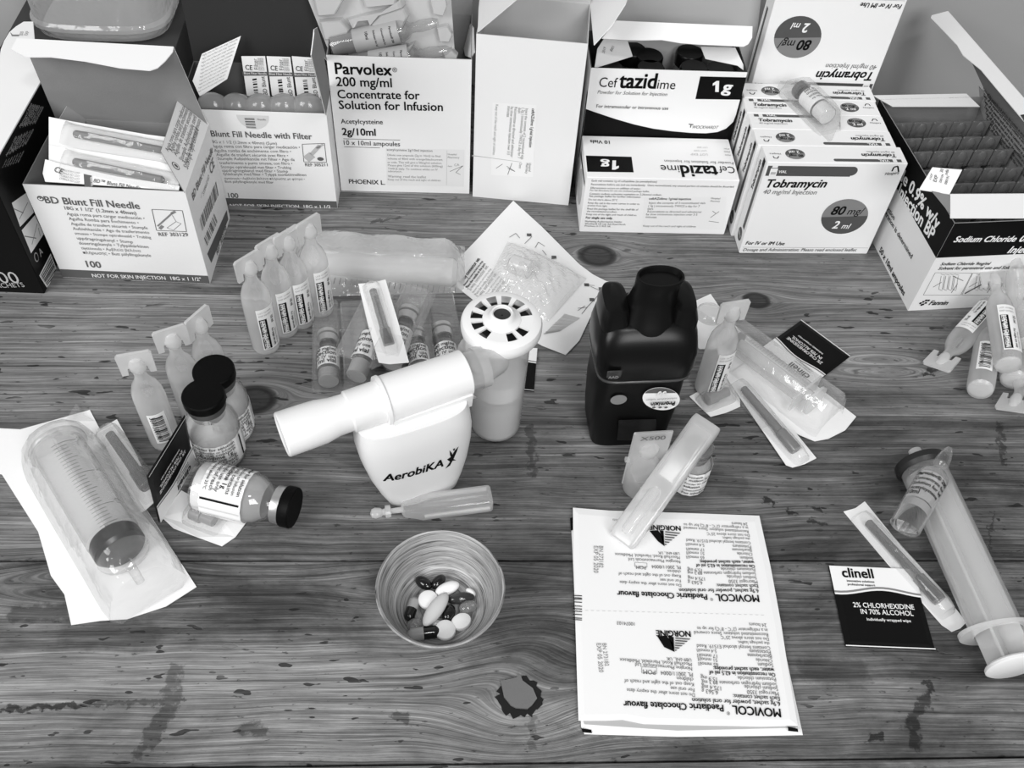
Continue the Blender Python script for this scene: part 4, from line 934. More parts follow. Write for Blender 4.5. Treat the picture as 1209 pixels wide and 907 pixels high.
# ------------------------------------------------------------------ small medical things: builders
UP = V((0, 0, 1))
LBL = mat('white_label', .84, .4)
def ampoule_parts(parent, M, phi=0.0, kind='block', liquid=.040, turned=0.0, seed=0, tab=True, top=True):
    """10 ml frosted plastic ampoule, base at M, standing along z; phi: where the label faces"""
    def w(g, name, m, par): 
        g.v = [M @ V(p) for p in g.v]; return g.build(name, m, par)
    b = w(G().lathe([(.0005, .0006), (.0060, .0), (.0088, .0012), (.0096, .004), (.0096, .046), (.0090, .0525), (.0070, .0585), (.0046, .0625), (.0037, .066), (.0037, .070)], 20, sy=.92), 'ampoule_body', LDPE, parent)
    w(G().lathe([(.0005, .0008), (.0070, .0012), (.0088, .0028), (.0005, .0030)], 18, sy=.92), 'base_cap', LDPE2, b)
    w(G().lathe([(.0005, .0032), (.0086, .0037), (.0086, liquid), (.0005, liquid)], 18, sy=.92), 'liquid', LIQ, b)
    if tab:
        c, s = math.cos(turned), math.sin(turned); g = G()
        P = [(-.0095, .0680), (-.0060, .0680), (-.0054, .0735), (.0054, .0735), (.0060, .0680), (.0095, .0680), (.0098, .0835), (.0085, .0850), (-.0085, .0850), (-.0098, .0835)]
        R = Matrix.Rotation(turned, 4, 'Z') @ Matrix.Rotation(PI/2, 4, 'X')
        g.prism(P, -.0009, .0009, 0, R); g.lathe([(.0036, .0695), (.0050, .0715), (.0052, .0755), (.0034, .0800), (.0005, .0815)], 14, 0, None, sy=.75)
        w(g, 'twist_tab', LDPE2, b)
    nrm = V((math.cos(phi), math.sin(phi), 0)); u = V((-math.sin(phi), math.cos(phi), 0))
    R3 = M.to_3x3()
    o = M @ V((0, 0, 0)); F = Face(o, R3 @ u, R3 @ V((0, 0, 1)), .00025, .0097)
    if kind:
        x0, x1, y0, y1 = (-.0066, .0066, .008, .046) if kind == 'block' else (-.0052, .0052, .012, .040)
        F.rect(x0, y0, x1, y1, LBL, 1)
    if kind == 'block':
        F.rect(x0+.0008, y0+.001, x0+.0058, y0+.029, INK, 2)
        F.text('SODIUM CHLORIDE', x0+.0024, y0+.0285, w=.027, m=WHITE, bold=.03, rot=-90, layer=3, hy=.95); F.text('0.9% W/V INJECTION', x0+.0048-.0034, y0+.0285, w=.027, m=WHITE, bold=.02, rot=-90, layer=3)
        F.text('10 ml', x0+.0088, y0+.029, w=.006, m=GREY, rot=-90, bold=.02); F.text('For single use only', x0+.0078, y0+.018, w=.016, m=INK, rot=-90, bold=.01); F.text('Sterile solution', x0+.0100, y0+.016, w=.014, m=MID, rot=-90)
        F.text('LOT 1219806', x0+.0012, y1-.0035, w=.009, m=MID); F.text('EXP 04/2021', x0+.0012, y1-.0062, w=.009, m=MID)
    elif kind == 'bar':
        F.bars(x0+.0018, y0+.002, x1-.0018, y1-.002, INK, 2, 5+seed, 20, True); F.text('5391500190', x0+.0012, y1-.002, w=.022, m=GREY, rot=-90)
    F.build('printed_label', b)
    return b
def ampoule(label, M, phi=0.0, kind='block', group=None, **k):
    t = thing('saline_ampoule', label, 'ampoule', M, group); ampoule_parts(t, Matrix.Identity(4), phi, kind, **k) if False else None
    inv = Matrix.Identity(4)
    # parts are built in place and set into the thing's frame
    b = ampoule_parts(None, M, phi, kind, **k)
    mi = M.inverted(); b.parent = t; b.data.transform(mi)
    for c in b.children: c.data.transform(mi)
    return t
def vial(label, M, R=.0155, H=.060, cap=BLACKCAP, lines=(), phi=-PI/2, group=None, powder=.55, ring=GREYPL, lab=(.10, .46), bar=False):
    t = thing('powder_vial', label, 'vial', M, group); k = H/.060; q = R/.0155
    G().lathe([(.0005, 0), (.0140*q, .0), (.0153*q, .0012*k), (.0155*q, .003*k), (.0155*q, .032*k), (.0142*q, .038*k), (.0105*q, .0435*k), (.0086*q, .046*k), (.0086*q, .0485*k)], 28, 0, None, True, False).build('glass_body', GLASS, t)
    G().lathe([(.0005, .0014*k), (.0143*q, .0016*k), (.0146*q, .004*k), (.0146*q, .032*k*powder), (.0120*q, .034*k*powder), (.0005, .031*k*powder)], 24).build('powder', POWDER, t)
    G().lathe([(.0146*q, .031*k*powder), (.0147*q, .031*k), (.0134*q, .0375*k), (.0100*q, .0425*k)], 24, 0, None, False, False).build('powder_haze', clear('dusty_glass', .5, .88, .4, .1, edge=.2), t)
    G().lathe([(.0096*q, .0478*k), (.0112*q, .0482*k), (.0114*q, .0525*k), (.0110*q, .0535*k), (.0005, .0535*k)], 28).build('crimp_ring', ring, t)
    G().lathe([(.0118*q, .0532*k), (.0123*q, .0540*k), (.0123*q, .0592*k), (.0117*q, .0600*k), (.0005, .0602*k)], 32).build('cap', cap, t)
    n = V((math.cos(phi), math.sin(phi), 0)); u = V((-math.sin(phi), math.cos(phi), 0)); R3 = M.to_3x3()
    F = Face(M.translation, R3 @ u, R3 @ UP, .0002, R + .0001); a = lab[0]*H; b = lab[1]*H; wd = R*2.2
    F.rect(-wd, a, wd, b, LBL, 1)
    ls = len(lines)
    for i, s_ in enumerate(lines):
        y = b - (b-a)*(i+1)/(ls+.6); F.text(s_, -R*.95, y, w=R*1.7 if len(s_) > 14 else R*.11*len(s_), m=INK if i % 3 == 0 else GREY, bold=.012)
    if bar: F.rect(R*1.05, a+.001, R*1.13, b-.001, INK, 2)
    F.build('printed_label', t)
    return t
def film_dome(parent, a, b, prof, name='blister_film', m=None, lift=0.0, ends=(.2, .2), n=UP, pad=.006):
    """clear dome over the axis a-b; prof: half section (across, up)"""
    d = (b-a).normalized(); e = d.cross(n).normalized(); n2 = e.cross(d).normalized(); L = (b-a).length; g = G(); full = [(-x, y) for x, y in prof] + [(x, y) for x, y in reversed(prof)]
    st = [(-pad, ends[0]*.5), (-pad*.6, .8), (pad*.2, 1.0), (L*.35, 1.02), (L*.7, .98), (L-pad*.2, 1.0), (L+pad*.6, .8), (L+pad, ends[1]*.5)]
    g.loft([[a + d*s + e*(x*(.75+.25*k)) + n2*(y*k + lift) for x, y in full] for s, k in st], 0, True, None, False, False)
    return g.build(name, m or FILM, parent, True)
def poly_sheet(parent, pts, m, th=.0004, name='paper_backing', mb=None):
    return G().panel(pts, th, 0, 1).build(name, [m, mb or m], parent, True)
def needle_pack(label, pxs, axis, z=.0006, r=.0026, group=None, zs=None, cap=None, hubend=True, film=None):
    """paper-backed needle in a clear bubble; pxs: outline in the picture, axis: needle cap from tip to hub"""
    pts = [at(x, y, (zs[i] if zs else z)) for i, (x, y) in enumerate(pxs)]
    t = thing('needle_pack', label, 'needle pack', pts[0], group)
    poly_sheet(t, pts, PAPER)
    za, zb_ = (axis[0][2], axis[1][2]) if len(axis[0]) > 2 else (z + r + .0012, z + r + .0012)
    a, b = at(axis[0][0], axis[0][1], za), at(axis[1][0], axis[1][1], zb_); d = (b-a).normalized()
    G().tube([a, a + d*.0008, lerp(a, b, .70), lerp(a, b, .71), lerp(a, b, .97), b], [r*.55, r*.85, r, r*1.25, r*1.35, r*1.2], 12).build('needle_cap', cap or SMOKE, t, True)
    G().tube([lerp(a, b, .12), lerp(a, b, .72)], [.0006, .0006], 6).build('needle', STEEL, t, True)
    G().tube([lerp(a, b, .70), lerp(a, b, .84), lerp(a, b, .86), lerp(a, b, .96)], [r*.5, r*.75, r*.95, r*1.0], 10).build('hub', mat('needle_hub_grey', .16, .3), t, True)
    film_dome(t, a - d*.002 - UP*(r+.001), b + d*.003 - UP*(r+.001), [(r*2.3, 0), (r*2.0, r*1.3), (r*1.2, r*2.6), (r*.4, r*2.9)], m=film)
    return t
def wipe_print(F, W, H, big=True):
    """print of an antiseptic wipe sachet, W wide, H high, origin at its lower left"""
    n = 14; ys = [H*(.665 + .035*math.sin((i/n)*2*PI - 1.9)) for i in range(n+1)]
    for i in range(n):
        x0, x1 = W*i/n, W*(i+1)/n
        F.poly([(x0, ys[i]), (x1, ys[i+1]), (x1, H), (x0, H)], WHITE, 1)
        F.poly([(x0, ys[i] + H*.020), (x1, ys[i+1] + H*.020), (x1, ys[i+1] + H*.045), (x0, ys[i] + H*.045)], MID, 2)
    F.text('clinell', W*.13, H*.855, w=W*.37, m=INK, bold=.035, hy=1.05); F.text('innovative solutions', W*.17, H*.795, w=W*.32, m=INK, bold=.01); F.text('professional support', W*.17, H*.750, w=W*.32, m=INK, bold=.01)
    F.text('2% CHLORHEXIDINE', W*.18, H*.475, w=W*.70, m=WHITE, bold=.008, hy=1.15); F.text('IN 70% ALCOHOL', W*.25, H*.395, w=W*.60, m=WHITE, bold=.008, hy=1.15); F.text('Individually wrapped wipe', W*.30, H*.315, w=W*.50, m=WHITE, bold=.01)
    F.rect(0, 0, W, H*.012, WHITE, 1)
def wipe(label, o, u, v, W, H, group=None, bulge=.0012):
    """sachet lying in the plane o,u,v"""
    u = V(u).normalized(); v = V(v); v = (v - u*v.dot(u)).normalized(); n = u.cross(v)
    t = thing('wipe_sachet', label, 'sachet', o, group); o = V(o)
    P = lambda x, y, z: o + u*x + v*y + n*z
    s = lambda k: [P(W*(.5 + (x-.5)*k), H*(.5 + (y-.5)*k), 0) for x, y in ((0, 0), (1, 0), (1, 1), (0, 1))]
    r = random.Random(int(W*1e6)); g = G(); N_ = 8
    edge = lambda j: [P(W*i/N_, 0, j) for i in range(N_)] + [P(W, H*i/N_, j) for i in range(N_)] + [P(W*(1-i/N_), H, j) for i in range(N_)] + [P(0, H*(1-i/N_), j) for i in range(N_)]
    c = P(W/2, H/2, 0)
    inn = [lerp(p, c, .12) + n*bulge for p in edge(0)]
    g.loft([edge(.0001), edge(.0004), inn], 0, False); g.build('foil_sachet', BLACKCARD, t, True)
    F = Face(P(0, 0, bulge + .00005), u, v, .0002); wipe_print(F, W, H); F.build('printed_label', t)
    return t
# ------------------------------------------------------------------ ampoules on the table
GA = 'loose saline ampoules standing on the left'
def stand(px, z=.078): p = at(px[0], px[1], z); return Matrix.Translation((p.x, p.y, 0.0003))
# joined strip of four
bases = [at(315, 410), at(337, 391), at(356, 381), at(379, 367)]
dr = (bases[3] - bases[0]); dr.z = 0; an = math.atan2(dr.y, dr.x)
T = thing('ampoule_strip', 'strip of four frosted saline ampoules joined by their tabs, standing left of centre', 'ampoule strip', bases[0])
for i, p in enumerate(bases):
    b = ampoule_parts(None, Matrix.Translation((p.x, p.y, .0003)), -.82, 'block', .036 - .002*(i % 2), turned=an, seed=i)
    b.parent = T; mi = Matrix.Translation(-bases[0]); b.data.transform(mi)
    for c in b.children: c.data.transform(mi)
# the joined strips hang together by a thin web
G().tube([bases[2] + UP*.083, bases[3] + UP*.083], [.0012, .0012], 6).build('tab_web', LDPE2, T, True)
for lab, px, ph, tr_ in (('frosted saline ampoule with a bar code, frontmost of three loose ones beside the black-capped vials', (160, 427), -1.15, .25), ('frosted saline ampoule, middle of three loose ones, behind the black-capped vials', (202, 398), -1.0, .45), ('frosted saline ampoule with its tab turned edge-on, rearmost of three loose ones', (234, 380), -.75, 1.0)):
    ampoule(lab, stand(px), ph, 'bar' if tr_ < .9 else 'block', GA, turned=tr_, liquid=.044)
ampoule('frosted saline ampoule standing beside the black inhaler device', stand((866, 366)), -1.22, 'block', None, turned=.22, liquid=.020)
# heap of ampoules at the right end
def lying(a, b): A = at(*a); B = at(*b); return framez(A, B - A, UP)
GH = 'heap of saline ampoules in front of the saline carton'
ampoule('frosted ampoule lying at the left of the heap, its tab towards the table front', lying((1170, 362, .0095), (1113, 425, .0095)), .25, 'block', GH, turned=PI/2 + .3, liquid=.03)
ampoule('frosted ampoule with a bar code lying under the heap, base to the front', lying((1157, 462, .0100), (1171, 372, .0100)), -.25, 'bar', GH, turned=PI/2, liquid=.05)
ampoule('frosted ampoule on top of the heap, its label up', lying((1191, 434, .027), (1178, 353, .034)), .05, 'block', GH, turned=PI/2, liquid=.05)
ampoule('frosted ampoule lying below the topmost one of the heap', lying((1196, 450, .010), (1207, 362, .010)), 1.3, None, GH, turned=PI/2, liquid=.05)
ampoule('frosted ampoule at the right end of the heap, cut by the picture edge', lying((1214, 408, .028), (1204, 342, .040)), .1, None, GH, turned=PI/2, liquid=.05)
ampoule('frosted ampoule whose tab points to the front, right of the heap', lying((1240, 400, .0095), (1201, 469, .0095)), .2, None, GH, turned=PI/2 + .5, liquid=.05)

# ------------------------------------------------------------------ vials and packs on the left
VL = ('Powder for solution', 'for injection or infusion', 'Each vial contains', 'ceftazidime 1g', 'For single use only', 'Keep out of reach', 'Do not store above 25°C')
p = at(262, 536); vial('upright black-capped powder vial, front one of the standing pair', Matrix.Translation((p.x, p.y, .0003)), lines=VL, phi=-1.35, bar=True, group='upright black-capped vials')
p = at(273, 508); vial('upright black-capped powder vial, rear one of the standing pair', Matrix.Translation((p.x, p.y, .0003)), lines=VL, phi=-.95, group='upright black-capped vials', powder=.4)
A, B = at(235, 573, .0158), at(322, 594, .0158); d = (B-A).normalized()
vial('black-capped powder vial lying on its side in front of the standing pair', framez(A, d, UP), lines=VL, phi=-.15, bar=True, ring=ALU, lab=(.12, .55))
# antiseptic wipe propped against the lying vial
o = at(187, 616, .0040); q = at(228, 546, .0040); u_ = q - o
tl_ = min((at(181, 549, i*.0005) for i in range(10, 110)), key=lambda p: abs((p - o).normalized().dot(u_.normalized())))
v_ = tl_ - o
wipe('black and white antiseptic wipe sachet propped on edge against the lying vial', q + (v_ - u_.normalized()*v_.dot(u_.normalized())), -u_, -(v_ - u_.normalized()*v_.dot(u_.normalized())), u_.length, v_.length, 'antiseptic wipe sachets')
# big wrapped syringe
sy_pts = [(-14, 505), (24, 507), (60, 497), (106, 484), (116, 503), (150, 566), (232, 693), (196, 716), (150, 731), (118, 733), (84, 738), (76, 702), (60, 680), (45, 628), (2, 560), (-20, 556)]
pts = [at(x, y, .0008) for x, y in sy_pts]
T = thing('wrapped_syringe', 'large wrapped syringe with a dark plunger end lying at the left', 'syringe', pts[6])
poly_sheet(T, pts, PAPER)
A, B = at(70, 531, .0185), at(143, 650, .0165); d = (B-A).normalized(); L = (B-A).length
M = framez(A, d, UP); R = .0150
G().lathe([(R, 0), (R, L-.0105)], 28, 0, M, False, False).build('barrel', BARREL, T, True)
G().lathe([(.0005, L-.010), (R*.9, L-.010), (R*.97, L-.008), (R*.97, L-.001), (R*.85, L+.001), (.0005, L+.002)], 28, 0, M).build('rubber_stopper', mat('stopper_grey', .012, .3), T, True)
G().lathe([(R, L+.003), (R*.9, L+.006), (R*.35, L+.010), (.0028, L+.012), (.0024, L+.024)], 20, 0, M, False, True).build('nozzle', clear('nozzle_plastic', .05, .85, .45, .06, edge=.35), T, True)
g = G()
for a_ in (0, PI/2): g.box((-R*.85, -.0008, 0), (R*.85, .0008, L-.012), 0, M @ Matrix.Rotation(a_, 4, 'Z'))
g.build('plunger_rod', LDPE2, T, True)
G().lathe([(.0005, -.003), (R*1.12, -.003), (R*1.15, -.001), (R*1.12, 0), (.0005, 0)], 24, 0, M).build('thumb_plate', LDPE2, T, True)
F = Face(A, d.cross(UP), d, .0002, R + .0002); F.n = UP; F.u = d.cross(UP); F.v = d; F.u = (F.v.cross(F.n)).normalized()
for i in range(26):
    y = L*.10 + i*(L*.78)/25; big = i % 10 == 0; F.rect(-.0105 if big else (-.0065 if i % 5 == 0 else -.0045), y, .0035, y+.00035, GREY, 1)
    if big: F.text(('30', '20', '10')[i//10], -.0145, y + .0012, w=.0036, m=MID, rot=-90)
F.text('mL', -.0115, L*.16, w=.004, m=MID, rot=-90); F.build('printed_scale', T)
film_dome(T, A - d*.006 - UP*.0175, B + d*.020 - UP*.0155, [(.024, 0), (.0225, .008), (.0185, .022), (.0105, .0325), (.0035, .0355)], m=FILM, pad=.012, ends=(.3, .1))
G().panel([at(*q, .0022) for q in ((77, 497), (90, 476), (100, 490), (112, 497))], .0002).build('film_corner', FILM, T, True)
needle_pack('needle pack lying on the wrapped syringe at the left', [(116, 508), (138, 495), (160, 535), (183, 584), (183, 592), (170, 604), (158, 592), (138, 556)], ((129, 512, .0115), (174, 575, .0105)), .007, .0034, cap=SMOKE)
# stopper pack
T = thing('stopper_pack', 'small paper pack with a grey stopper lying in front of the lying vial', 'stopper pack', at(240, 610)); poly_sheet(T, [at(*q, z_) for *q, z_ in ((190, 610, .001), (214, 579, .001), (250, 598, .003), (292, 615, .001), (278, 634, .001), (262, 645, .001), (232, 634, .003), (205, 624, .001))], PAPER)
def stopper(T, a, b, r, z, m=None):
    A, B = at(*a, z), at(*b, z); d = (B-A).normalized()
    G().tube([A, lerp(A, B, .04), lerp(A, B, .45), lerp(A, B, .47), lerp(A, B, .96), B], [r*.8, r*1.05, r*1.05, r*.8, r*.8, r*.6], 14).build('stopper', m or mat('stopper_mid_grey', .20, .35), T, True)
    film_dome(T, A - UP*z*.8, B - UP*z*.8, [(r*1.7, 0), (r*1.5, r*1.2), (r*.9, r*2.3), (r*.3, r*2.5)], m=FILM2, pad=.004)
stopper(T, (226, 604), (254, 616), .0044, .006)
# ------------------------------------------------------------------ film pouch, vial blisters, needle pack and dressing pouch behind the middle
T = thing('film_pouch', 'clear film pouch with a long pale tube inside, lying behind the vial blisters', 'pouch', at(450, 320))
tl_, tr_, br_, bl_ = at(338, 270), at(549, 292), at(549, 347), at(352, 352)
def pouch(u, v):
    p = lerp(lerp(bl_, br_, u), lerp(tl_, tr_, u), v); e = min(1, min(u, 1-u)/.10); k = min(1, math.sin(PI*v)*1.15)
    return p + V((0, 0, .001 + .021*k*math.sqrt(e) + .0012*math.sin(u*23 + v*9)*k))
G().grid(pouch, 26, 12, 0).build('pouch_film', clear('silky_film', .50, .95, .35, .07, edge=.25, fine=1.2), T, True)
A, B = at(362, 311, .012), at(540, 322, .012)
G().tube([A, lerp(A, B, .03), lerp(A, B, .97), B], [.007, .0105, .0105, .008], 16).build('tube', LDPE2, T, True)
F = Face(at(395, 330, .0225), at(540, 342, .0225) - at(395, 330, .0225), UP.cross(V((-1, 0, 0)))); F.n = UP
F.text('| | | | | | | | | | | | | | | | | | | | | | |', 0, 0, w=.085, m=MID); F.build('printed_scale', T)

def small_vial(label, a, b, R=.0073, lines=('200 mg/ml', 'Injection', 'For IV use', '2 ml vial'), group=None, phi=-.2):
    A, B = at(*a), at(*b); d = (B-A).normalized(); M = framez(A, d, UP); H = (B-A).length
    t = thing('small_vial', label, 'vial', M, group)
    G().lathe([(.0005, 0), (R*.92, .0002), (R, .0014), (R, H*.60), (R*.86, H*.67), (R*.70, H*.71), (R*.68, H*.80)], 20, 0, None, True, False).build('glass_body', GLASS, t)
    G().lathe([(.0005, .001), (R*.92, .0012), (R*.92, H*.20), (.0005, H*.22)], 16).build('contents', mat('vial_contents', .38, .5), t)
    G().lathe([(R*.80, H*.655), (R*.72, H*.70), (R*.72, H*.78), (.0005, H*.79)], 16).build('stopper', RUBBER, t)
    G().lathe([(R*.84, H*.675), (R*.76, H*.71), (R*.76, H*.785)], 20, 0, None, False, False).build('neck_band', mat('dark_neck', .01, .3), t)
    G().lathe([(R*.7, H*.775), (R*.90, H*.785), (R*.92, H*.90), (R*.7, H*.91), (.0005, H*.91)], 22).build('crimp_ring', ALU, t)
    G().lathe([(R*.98, H*.93), (R*1.0, H*.99), (R*.9, H), (.0005, H)], 22).build('cap', mat('vial_cap_silver', .55, .3, metal=.7), t)
    n = V((math.cos(phi), math.sin(phi), 0)); R3 = M.to_3x3(); F = Face(A, R3 @ V((-math.sin(phi), math.cos(phi), 0)), d, .0002, R + .0001); F.n = R3 @ n
    F.rect(-R*1.75, H*.24, R*1.75, H*.59, LBL, 1)
    for i, s_ in enumerate(lines): F.text(s_, -R*1.2, H*(.51 - .08*i), w=R*2.2, m=INK if i != 2 else GREY, bold=.02)
    F.bars(-R*1.7, H*.27, -R*1.35, H*.56, INK, 2, 3, 8, True); F.build('printed_label', t)
    return t
GV = 'small vials in clear blisters'
small_vial('small silver-capped vial in the left clear blister, its cap to the back', (388, 452, .0085), (387, 394, .0085), group=GV)
small_vial('small vial lying tilted in the crossing blister, its base to the front', (420, 446, .0150), (452, 366, .0185), group=GV, phi=-.5)
small_vial('small silver-capped vial in the crossing blister beside the needle pack', (462, 432, .0150), (484, 366, .0185), group=GV)
small_vial('small silver-capped vial between the needle pack and the rightmost small vial', (498, 446, .0085), (489, 392, .0085), group=GV)
small_vial('small silver-capped vial in the right clear blister beside the nebuliser cup', (533, 448, .0085), (521, 386, .0085), group=GV)
def blister(label, pxs, cells, z=.0004, h=.0175):
    pts = [at(x, y, z) for x, y in pxs]; t = thing('vial_blister', label, 'blister', pts[0], 'clear vial blisters')
    poly_sheet(t, pts, BLIS, .0003, 'blister_flange')
    for (ax, ay, bx, by, hw) in cells:
        a, b = at(ax, ay, z), at(bx, by, z); d = (b-a).normalized(); e = d.cross(UP); L = (b-a).length
        prof = [(-hw, 0), (-hw*.93, h*.85), (-hw*.8, h), (hw*.8, h), (hw*.93, h*.85), (hw, 0)]
        g = G(); g.loft([[a + d*s + e*(x*k) + UP*(y*m_) for x, y in prof] for s, k, m_ in ((0, 1, .02), (.0012, .98, .9), (.003, .95, 1), (L-.003, .95, 1), (L-.0012, .98, .9), (L, 1, .02))], 0, False, None, False, False)
        g.build('blister_dome', BLIS, t, True)
    return t
blister('clear vial blister lying flat at the left of the blisters', [(368, 366), (446, 362), (466, 452), (460, 462), (372, 465), (368, 460)], [(388, 460, 386, 372, .0098), (424, 460, 418, 372, .0098)])
blister('clear vial blister lying askew across the other two', [(398, 414), (432, 363), (482, 338), (515, 348), (488, 412), (440, 436)], [(414, 424, 450, 352, .0098), (455, 428, 494, 348, .0098)], z=.0185, h=.010)
blister('clear vial blister at the right, partly under the white breathing device', [(482, 352), (535, 352), (552, 440), (556, 462), (494, 466), (484, 420)], [(502, 460, 490, 362, .0098), (538, 460, 520, 360, .0098)])
needle_pack('needle pack leaning on the vial blisters behind the white breathing device', [(423, 335), (440, 334), (455, 330), (470, 380), (483, 428), (460, 430), (447, 428), (434, 382)], ((440, 342, .034), (460, 409, .026)), r=.0030, zs=[.033, .0335, .034, .030, .026, .025, .025, .029])
# dressing pouch with crinkled film
pts = [at(x, y, .0012) for x, y in ((606, 237), (640, 268), (684, 312), (700, 324), (716, 332), (732, 334), (716, 350), (700, 368), (684, 402), (668, 419), (640, 408), (600, 385), (560, 355), (522, 325), (560, 286))]
T = thing('dressing_pouch', 'printed paper pouch with crinkled clear film lying behind the nebuliser cup', 'pouch', at(620, 330))
poly_sheet(T, pts, PAPER, .0004)
F = Face(at(606, 300, .0014), V((1, 0, 0)), V((0, 1, 0)), .0002); zd = Z(510, 230, 5.257)
for i in range(12):
    o = (lerp(0, 200, i/11), lerp(0, 150, i/11))
    F.ptext(('2-way connector set', 'Remove the cover and hold the wings', 'Place the needle at the port')[i % 3], zd(185 + o[0], 552 + o[1]*1.1), zd(300 + o[0]*.95, 400 + o[1]*1.15), INK if i < 3 else MID, .02 if i < 3 else 0)
F.build(parent=T); F = Face(at(606, 300, .0014), V((1, 0, 0)), V((0, 1, 0)), .0002)
for i in range(9): F.ptext('Single use only. Sterile unless opened', zd(700 + i*11, 870 - i*2), zd(830 + i*11, 745 + i*3), GREY)
F.build(parent=T); F = Face(at(606, 300, .0014), V((1, 0, 0)), V((0, 1, 0)), .0002)
for a, b in (((480, 265), (520, 240)), ((520, 240), (545, 270)), ((575, 305), (620, 260)), ((640, 330), (660, 295)), ((660, 295), (700, 320)), ((685, 345), (710, 375)), ((740, 400), (770, 395)), ((985, 570), (1050, 600)), ((1050, 600), (1010, 650)), ((1010, 650), (970, 690)), ((970, 690), (930, 740)), ((950, 560), (1010, 565)), ((905, 705), (960, 700)), ((905, 720), (950, 690))): F.pline(zd(*a), zd(*b), .0004, GREY)
for a in ((603, 250), (757, 388), (993, 652), (960, 560), (1050, 585)): x, y = F.loc(*zd(*a)); F.rect(x-.0018, y-.0016, x+.0018, y+.0016, GREY)
F.build(parent=T)
c_ = [at(*q, .002) for q in (zd(330, 560), zd(470, 290), zd(960, 520), zd(720, 790))]
rr = random.Random(5); ph = [(rr.uniform(6, 30), rr.uniform(6, 30), rr.uniform(0, 6)) for _ in range(9)]
def crink(u, v):
    p = lerp(lerp(c_[0], c_[3], u), lerp(c_[1], c_[2], u), v); k = math.sin(PI*u)**.5 * math.sin(PI*v)**.5
    w = sum(abs(math.sin(a*u + b*v*.8 + c)) for a, b, c in ph)/9
    return p + UP*(.014*k*(.35 + .9*w))
G().grid(crink, 30, 30, 0, False).build('crinkled_film', FILM2, T, True)
A, B = at(*zd(480, 420), .008), at(*zd(620, 470), .008)
G().tube([A, lerp(A, B, .1), lerp(A, B, .9), B], [.004, .007, .007, .004], 14).build('connector', LDPE2, T, True)
# wipe standing behind the nebuliser
o = at(624, 464, .0006); wipe('black wipe sachet half hidden behind the nebuliser cup', o + V((-.046, .006, 0)), V((.98, -.10, 0)), V((.16, 1, 0)), .050, .038, 'antiseptic wipe sachets')

# ------------------------------------------------------------------ white breathing device
b0, b1 = at(462, 600), at(541, 573); bx = (b1-b0); bx.z = 0; cen = (b0+b1)*.5; bx.normalize(); by = UP.cross(bx)
top_c = at(486, 492, .074); cen = cen + by*.0070
M = frame(cen, bx)
T = thing('breathing_device', 'white breathing exerciser with a flask-shaped body and slanting mouthpiece', 'breathing device', M)
lean = (top_c - cen).dot(bx); 
def sec(hw, hd, z_, sx_, n=44, e=3.2): return [(x + sx_*lean, y, z) for x, y, z in sqr(hw, hd, z_, n, e)]
WB = mat('device_white', .80, .28, .5)
G().loft([sec(.0150, .0070, .0, .0), sec(.0205, .0108, .0012, .02), sec(.0225, .0120, .004, .05), sec(.0262, .0134, .016, .22), sec(.0300, .0148, .032, .44), sec(.0328, .0158, .050, .68), sec(.0336, .0160, .062, .84), sec(.0330, .0156, .072, .97), sec(.0315, .0140, .080, 1.08)], 0, True).build('flask_body', WB, T)
F = Face(cen - by*.0172, bx, UP + bx*(lean/.074)*0, .0003)
fo = cen - by*.0148; F = Face(fo, bx, (UP*.99 - by*.055).normalized(), .0012)
F.ptext('AerobiKA', (455, 575), (525, 553), INK, .026, .12, 1, 1.15)
zr = Z(310, 330, 3.454)
for pl_ in (((757, 745), (775, 735), (790, 712), (808, 697), (800, 715), (785, 745), (770, 770), (750, 782), (770, 755)), ((768, 708), (778, 720), (785, 745), (797, 752), (780, 752), (770, 728)), ((783, 705), (792, 702), (790, 710), (784, 711))): F.ppoly([zr(*q) for q in pl_], INK, 1)
# wrap the lettering onto the curved flask
from mathutils.bvhtree import BVHTree
fb = [o for o in T.children if o.name.startswith('flask_body')][0]; wm_ = wmat(fb); tree = BVHTree.FromPolygons([wm_ @ v.co for v in fb.data.vertices], [tuple(p.vertices) for p in fb.data.polygons])
for i, p in enumerate(F.g.v):
    h = tree.ray_cast(p - by*.03, by)
    if h[0] is not None: F.g.v[i] = h[0] - by*.00025
F.build(parent=T)
# tube along the top
zt_ = .0875; a0, a1 = at(334, 513, zt_), at(578, 430, zt_); td = (a1-a0).normalized(); tL = (a1-a0).length
def tp(px, py): return (at(px, py, zt_) - a0).dot(td)
MT = framez(a0, td, UP)    # local x is up
def trings(lst, n=32): return [[(ru*.87*math.cos(2*PI*i/n), rs*.87*math.sin(2*PI*i/n), s) for i in range(n)] for s, ru, rs in lst]
t1, t2, t3, t4 = tp(378, 497), tp(410, 487), tp(452, 473), tp(546, 436)
g = G(); g.loft(trings([(0, .0128, .0152), (t1*.5, .0130, .0150), (t1, .0130, .0146), (lerp(t1, t2, .5), .0122, .0126), (t2, .0122, .0122), (t2+.001, .0136, .0136), (t3, .0138, .0138)]), 0, True, MT, False, False)
g.loft(trings([(0, .0128, .0152), (-.0008, .0122, .0146), (0, .0113, .0137), (.02, .0110, .013), (.03, .0105, .0105)]), 0, True, MT, False, True)
g.build('mouthpiece', WB, T, True)
g = G(); g.loft(trings([(t3-.0015, .0132, .0132), (t3-.0015, .0164, .0164), (t3+.0005, .0166, .0166), (t3+.0015, .0156, .0156), (t4-.003, .0152, .0152), (t4, .0154, .0154), (t4+.001, .0130, .0130)]), 0, True, MT, True, True); g.build('housing', WB, T, True)
g = G(); g.box((t3*0-.0335, -.0135, .070), (.0335, .0135, .084)); 
m3 = (t3+t4)/2; hc = a0 + td*m3
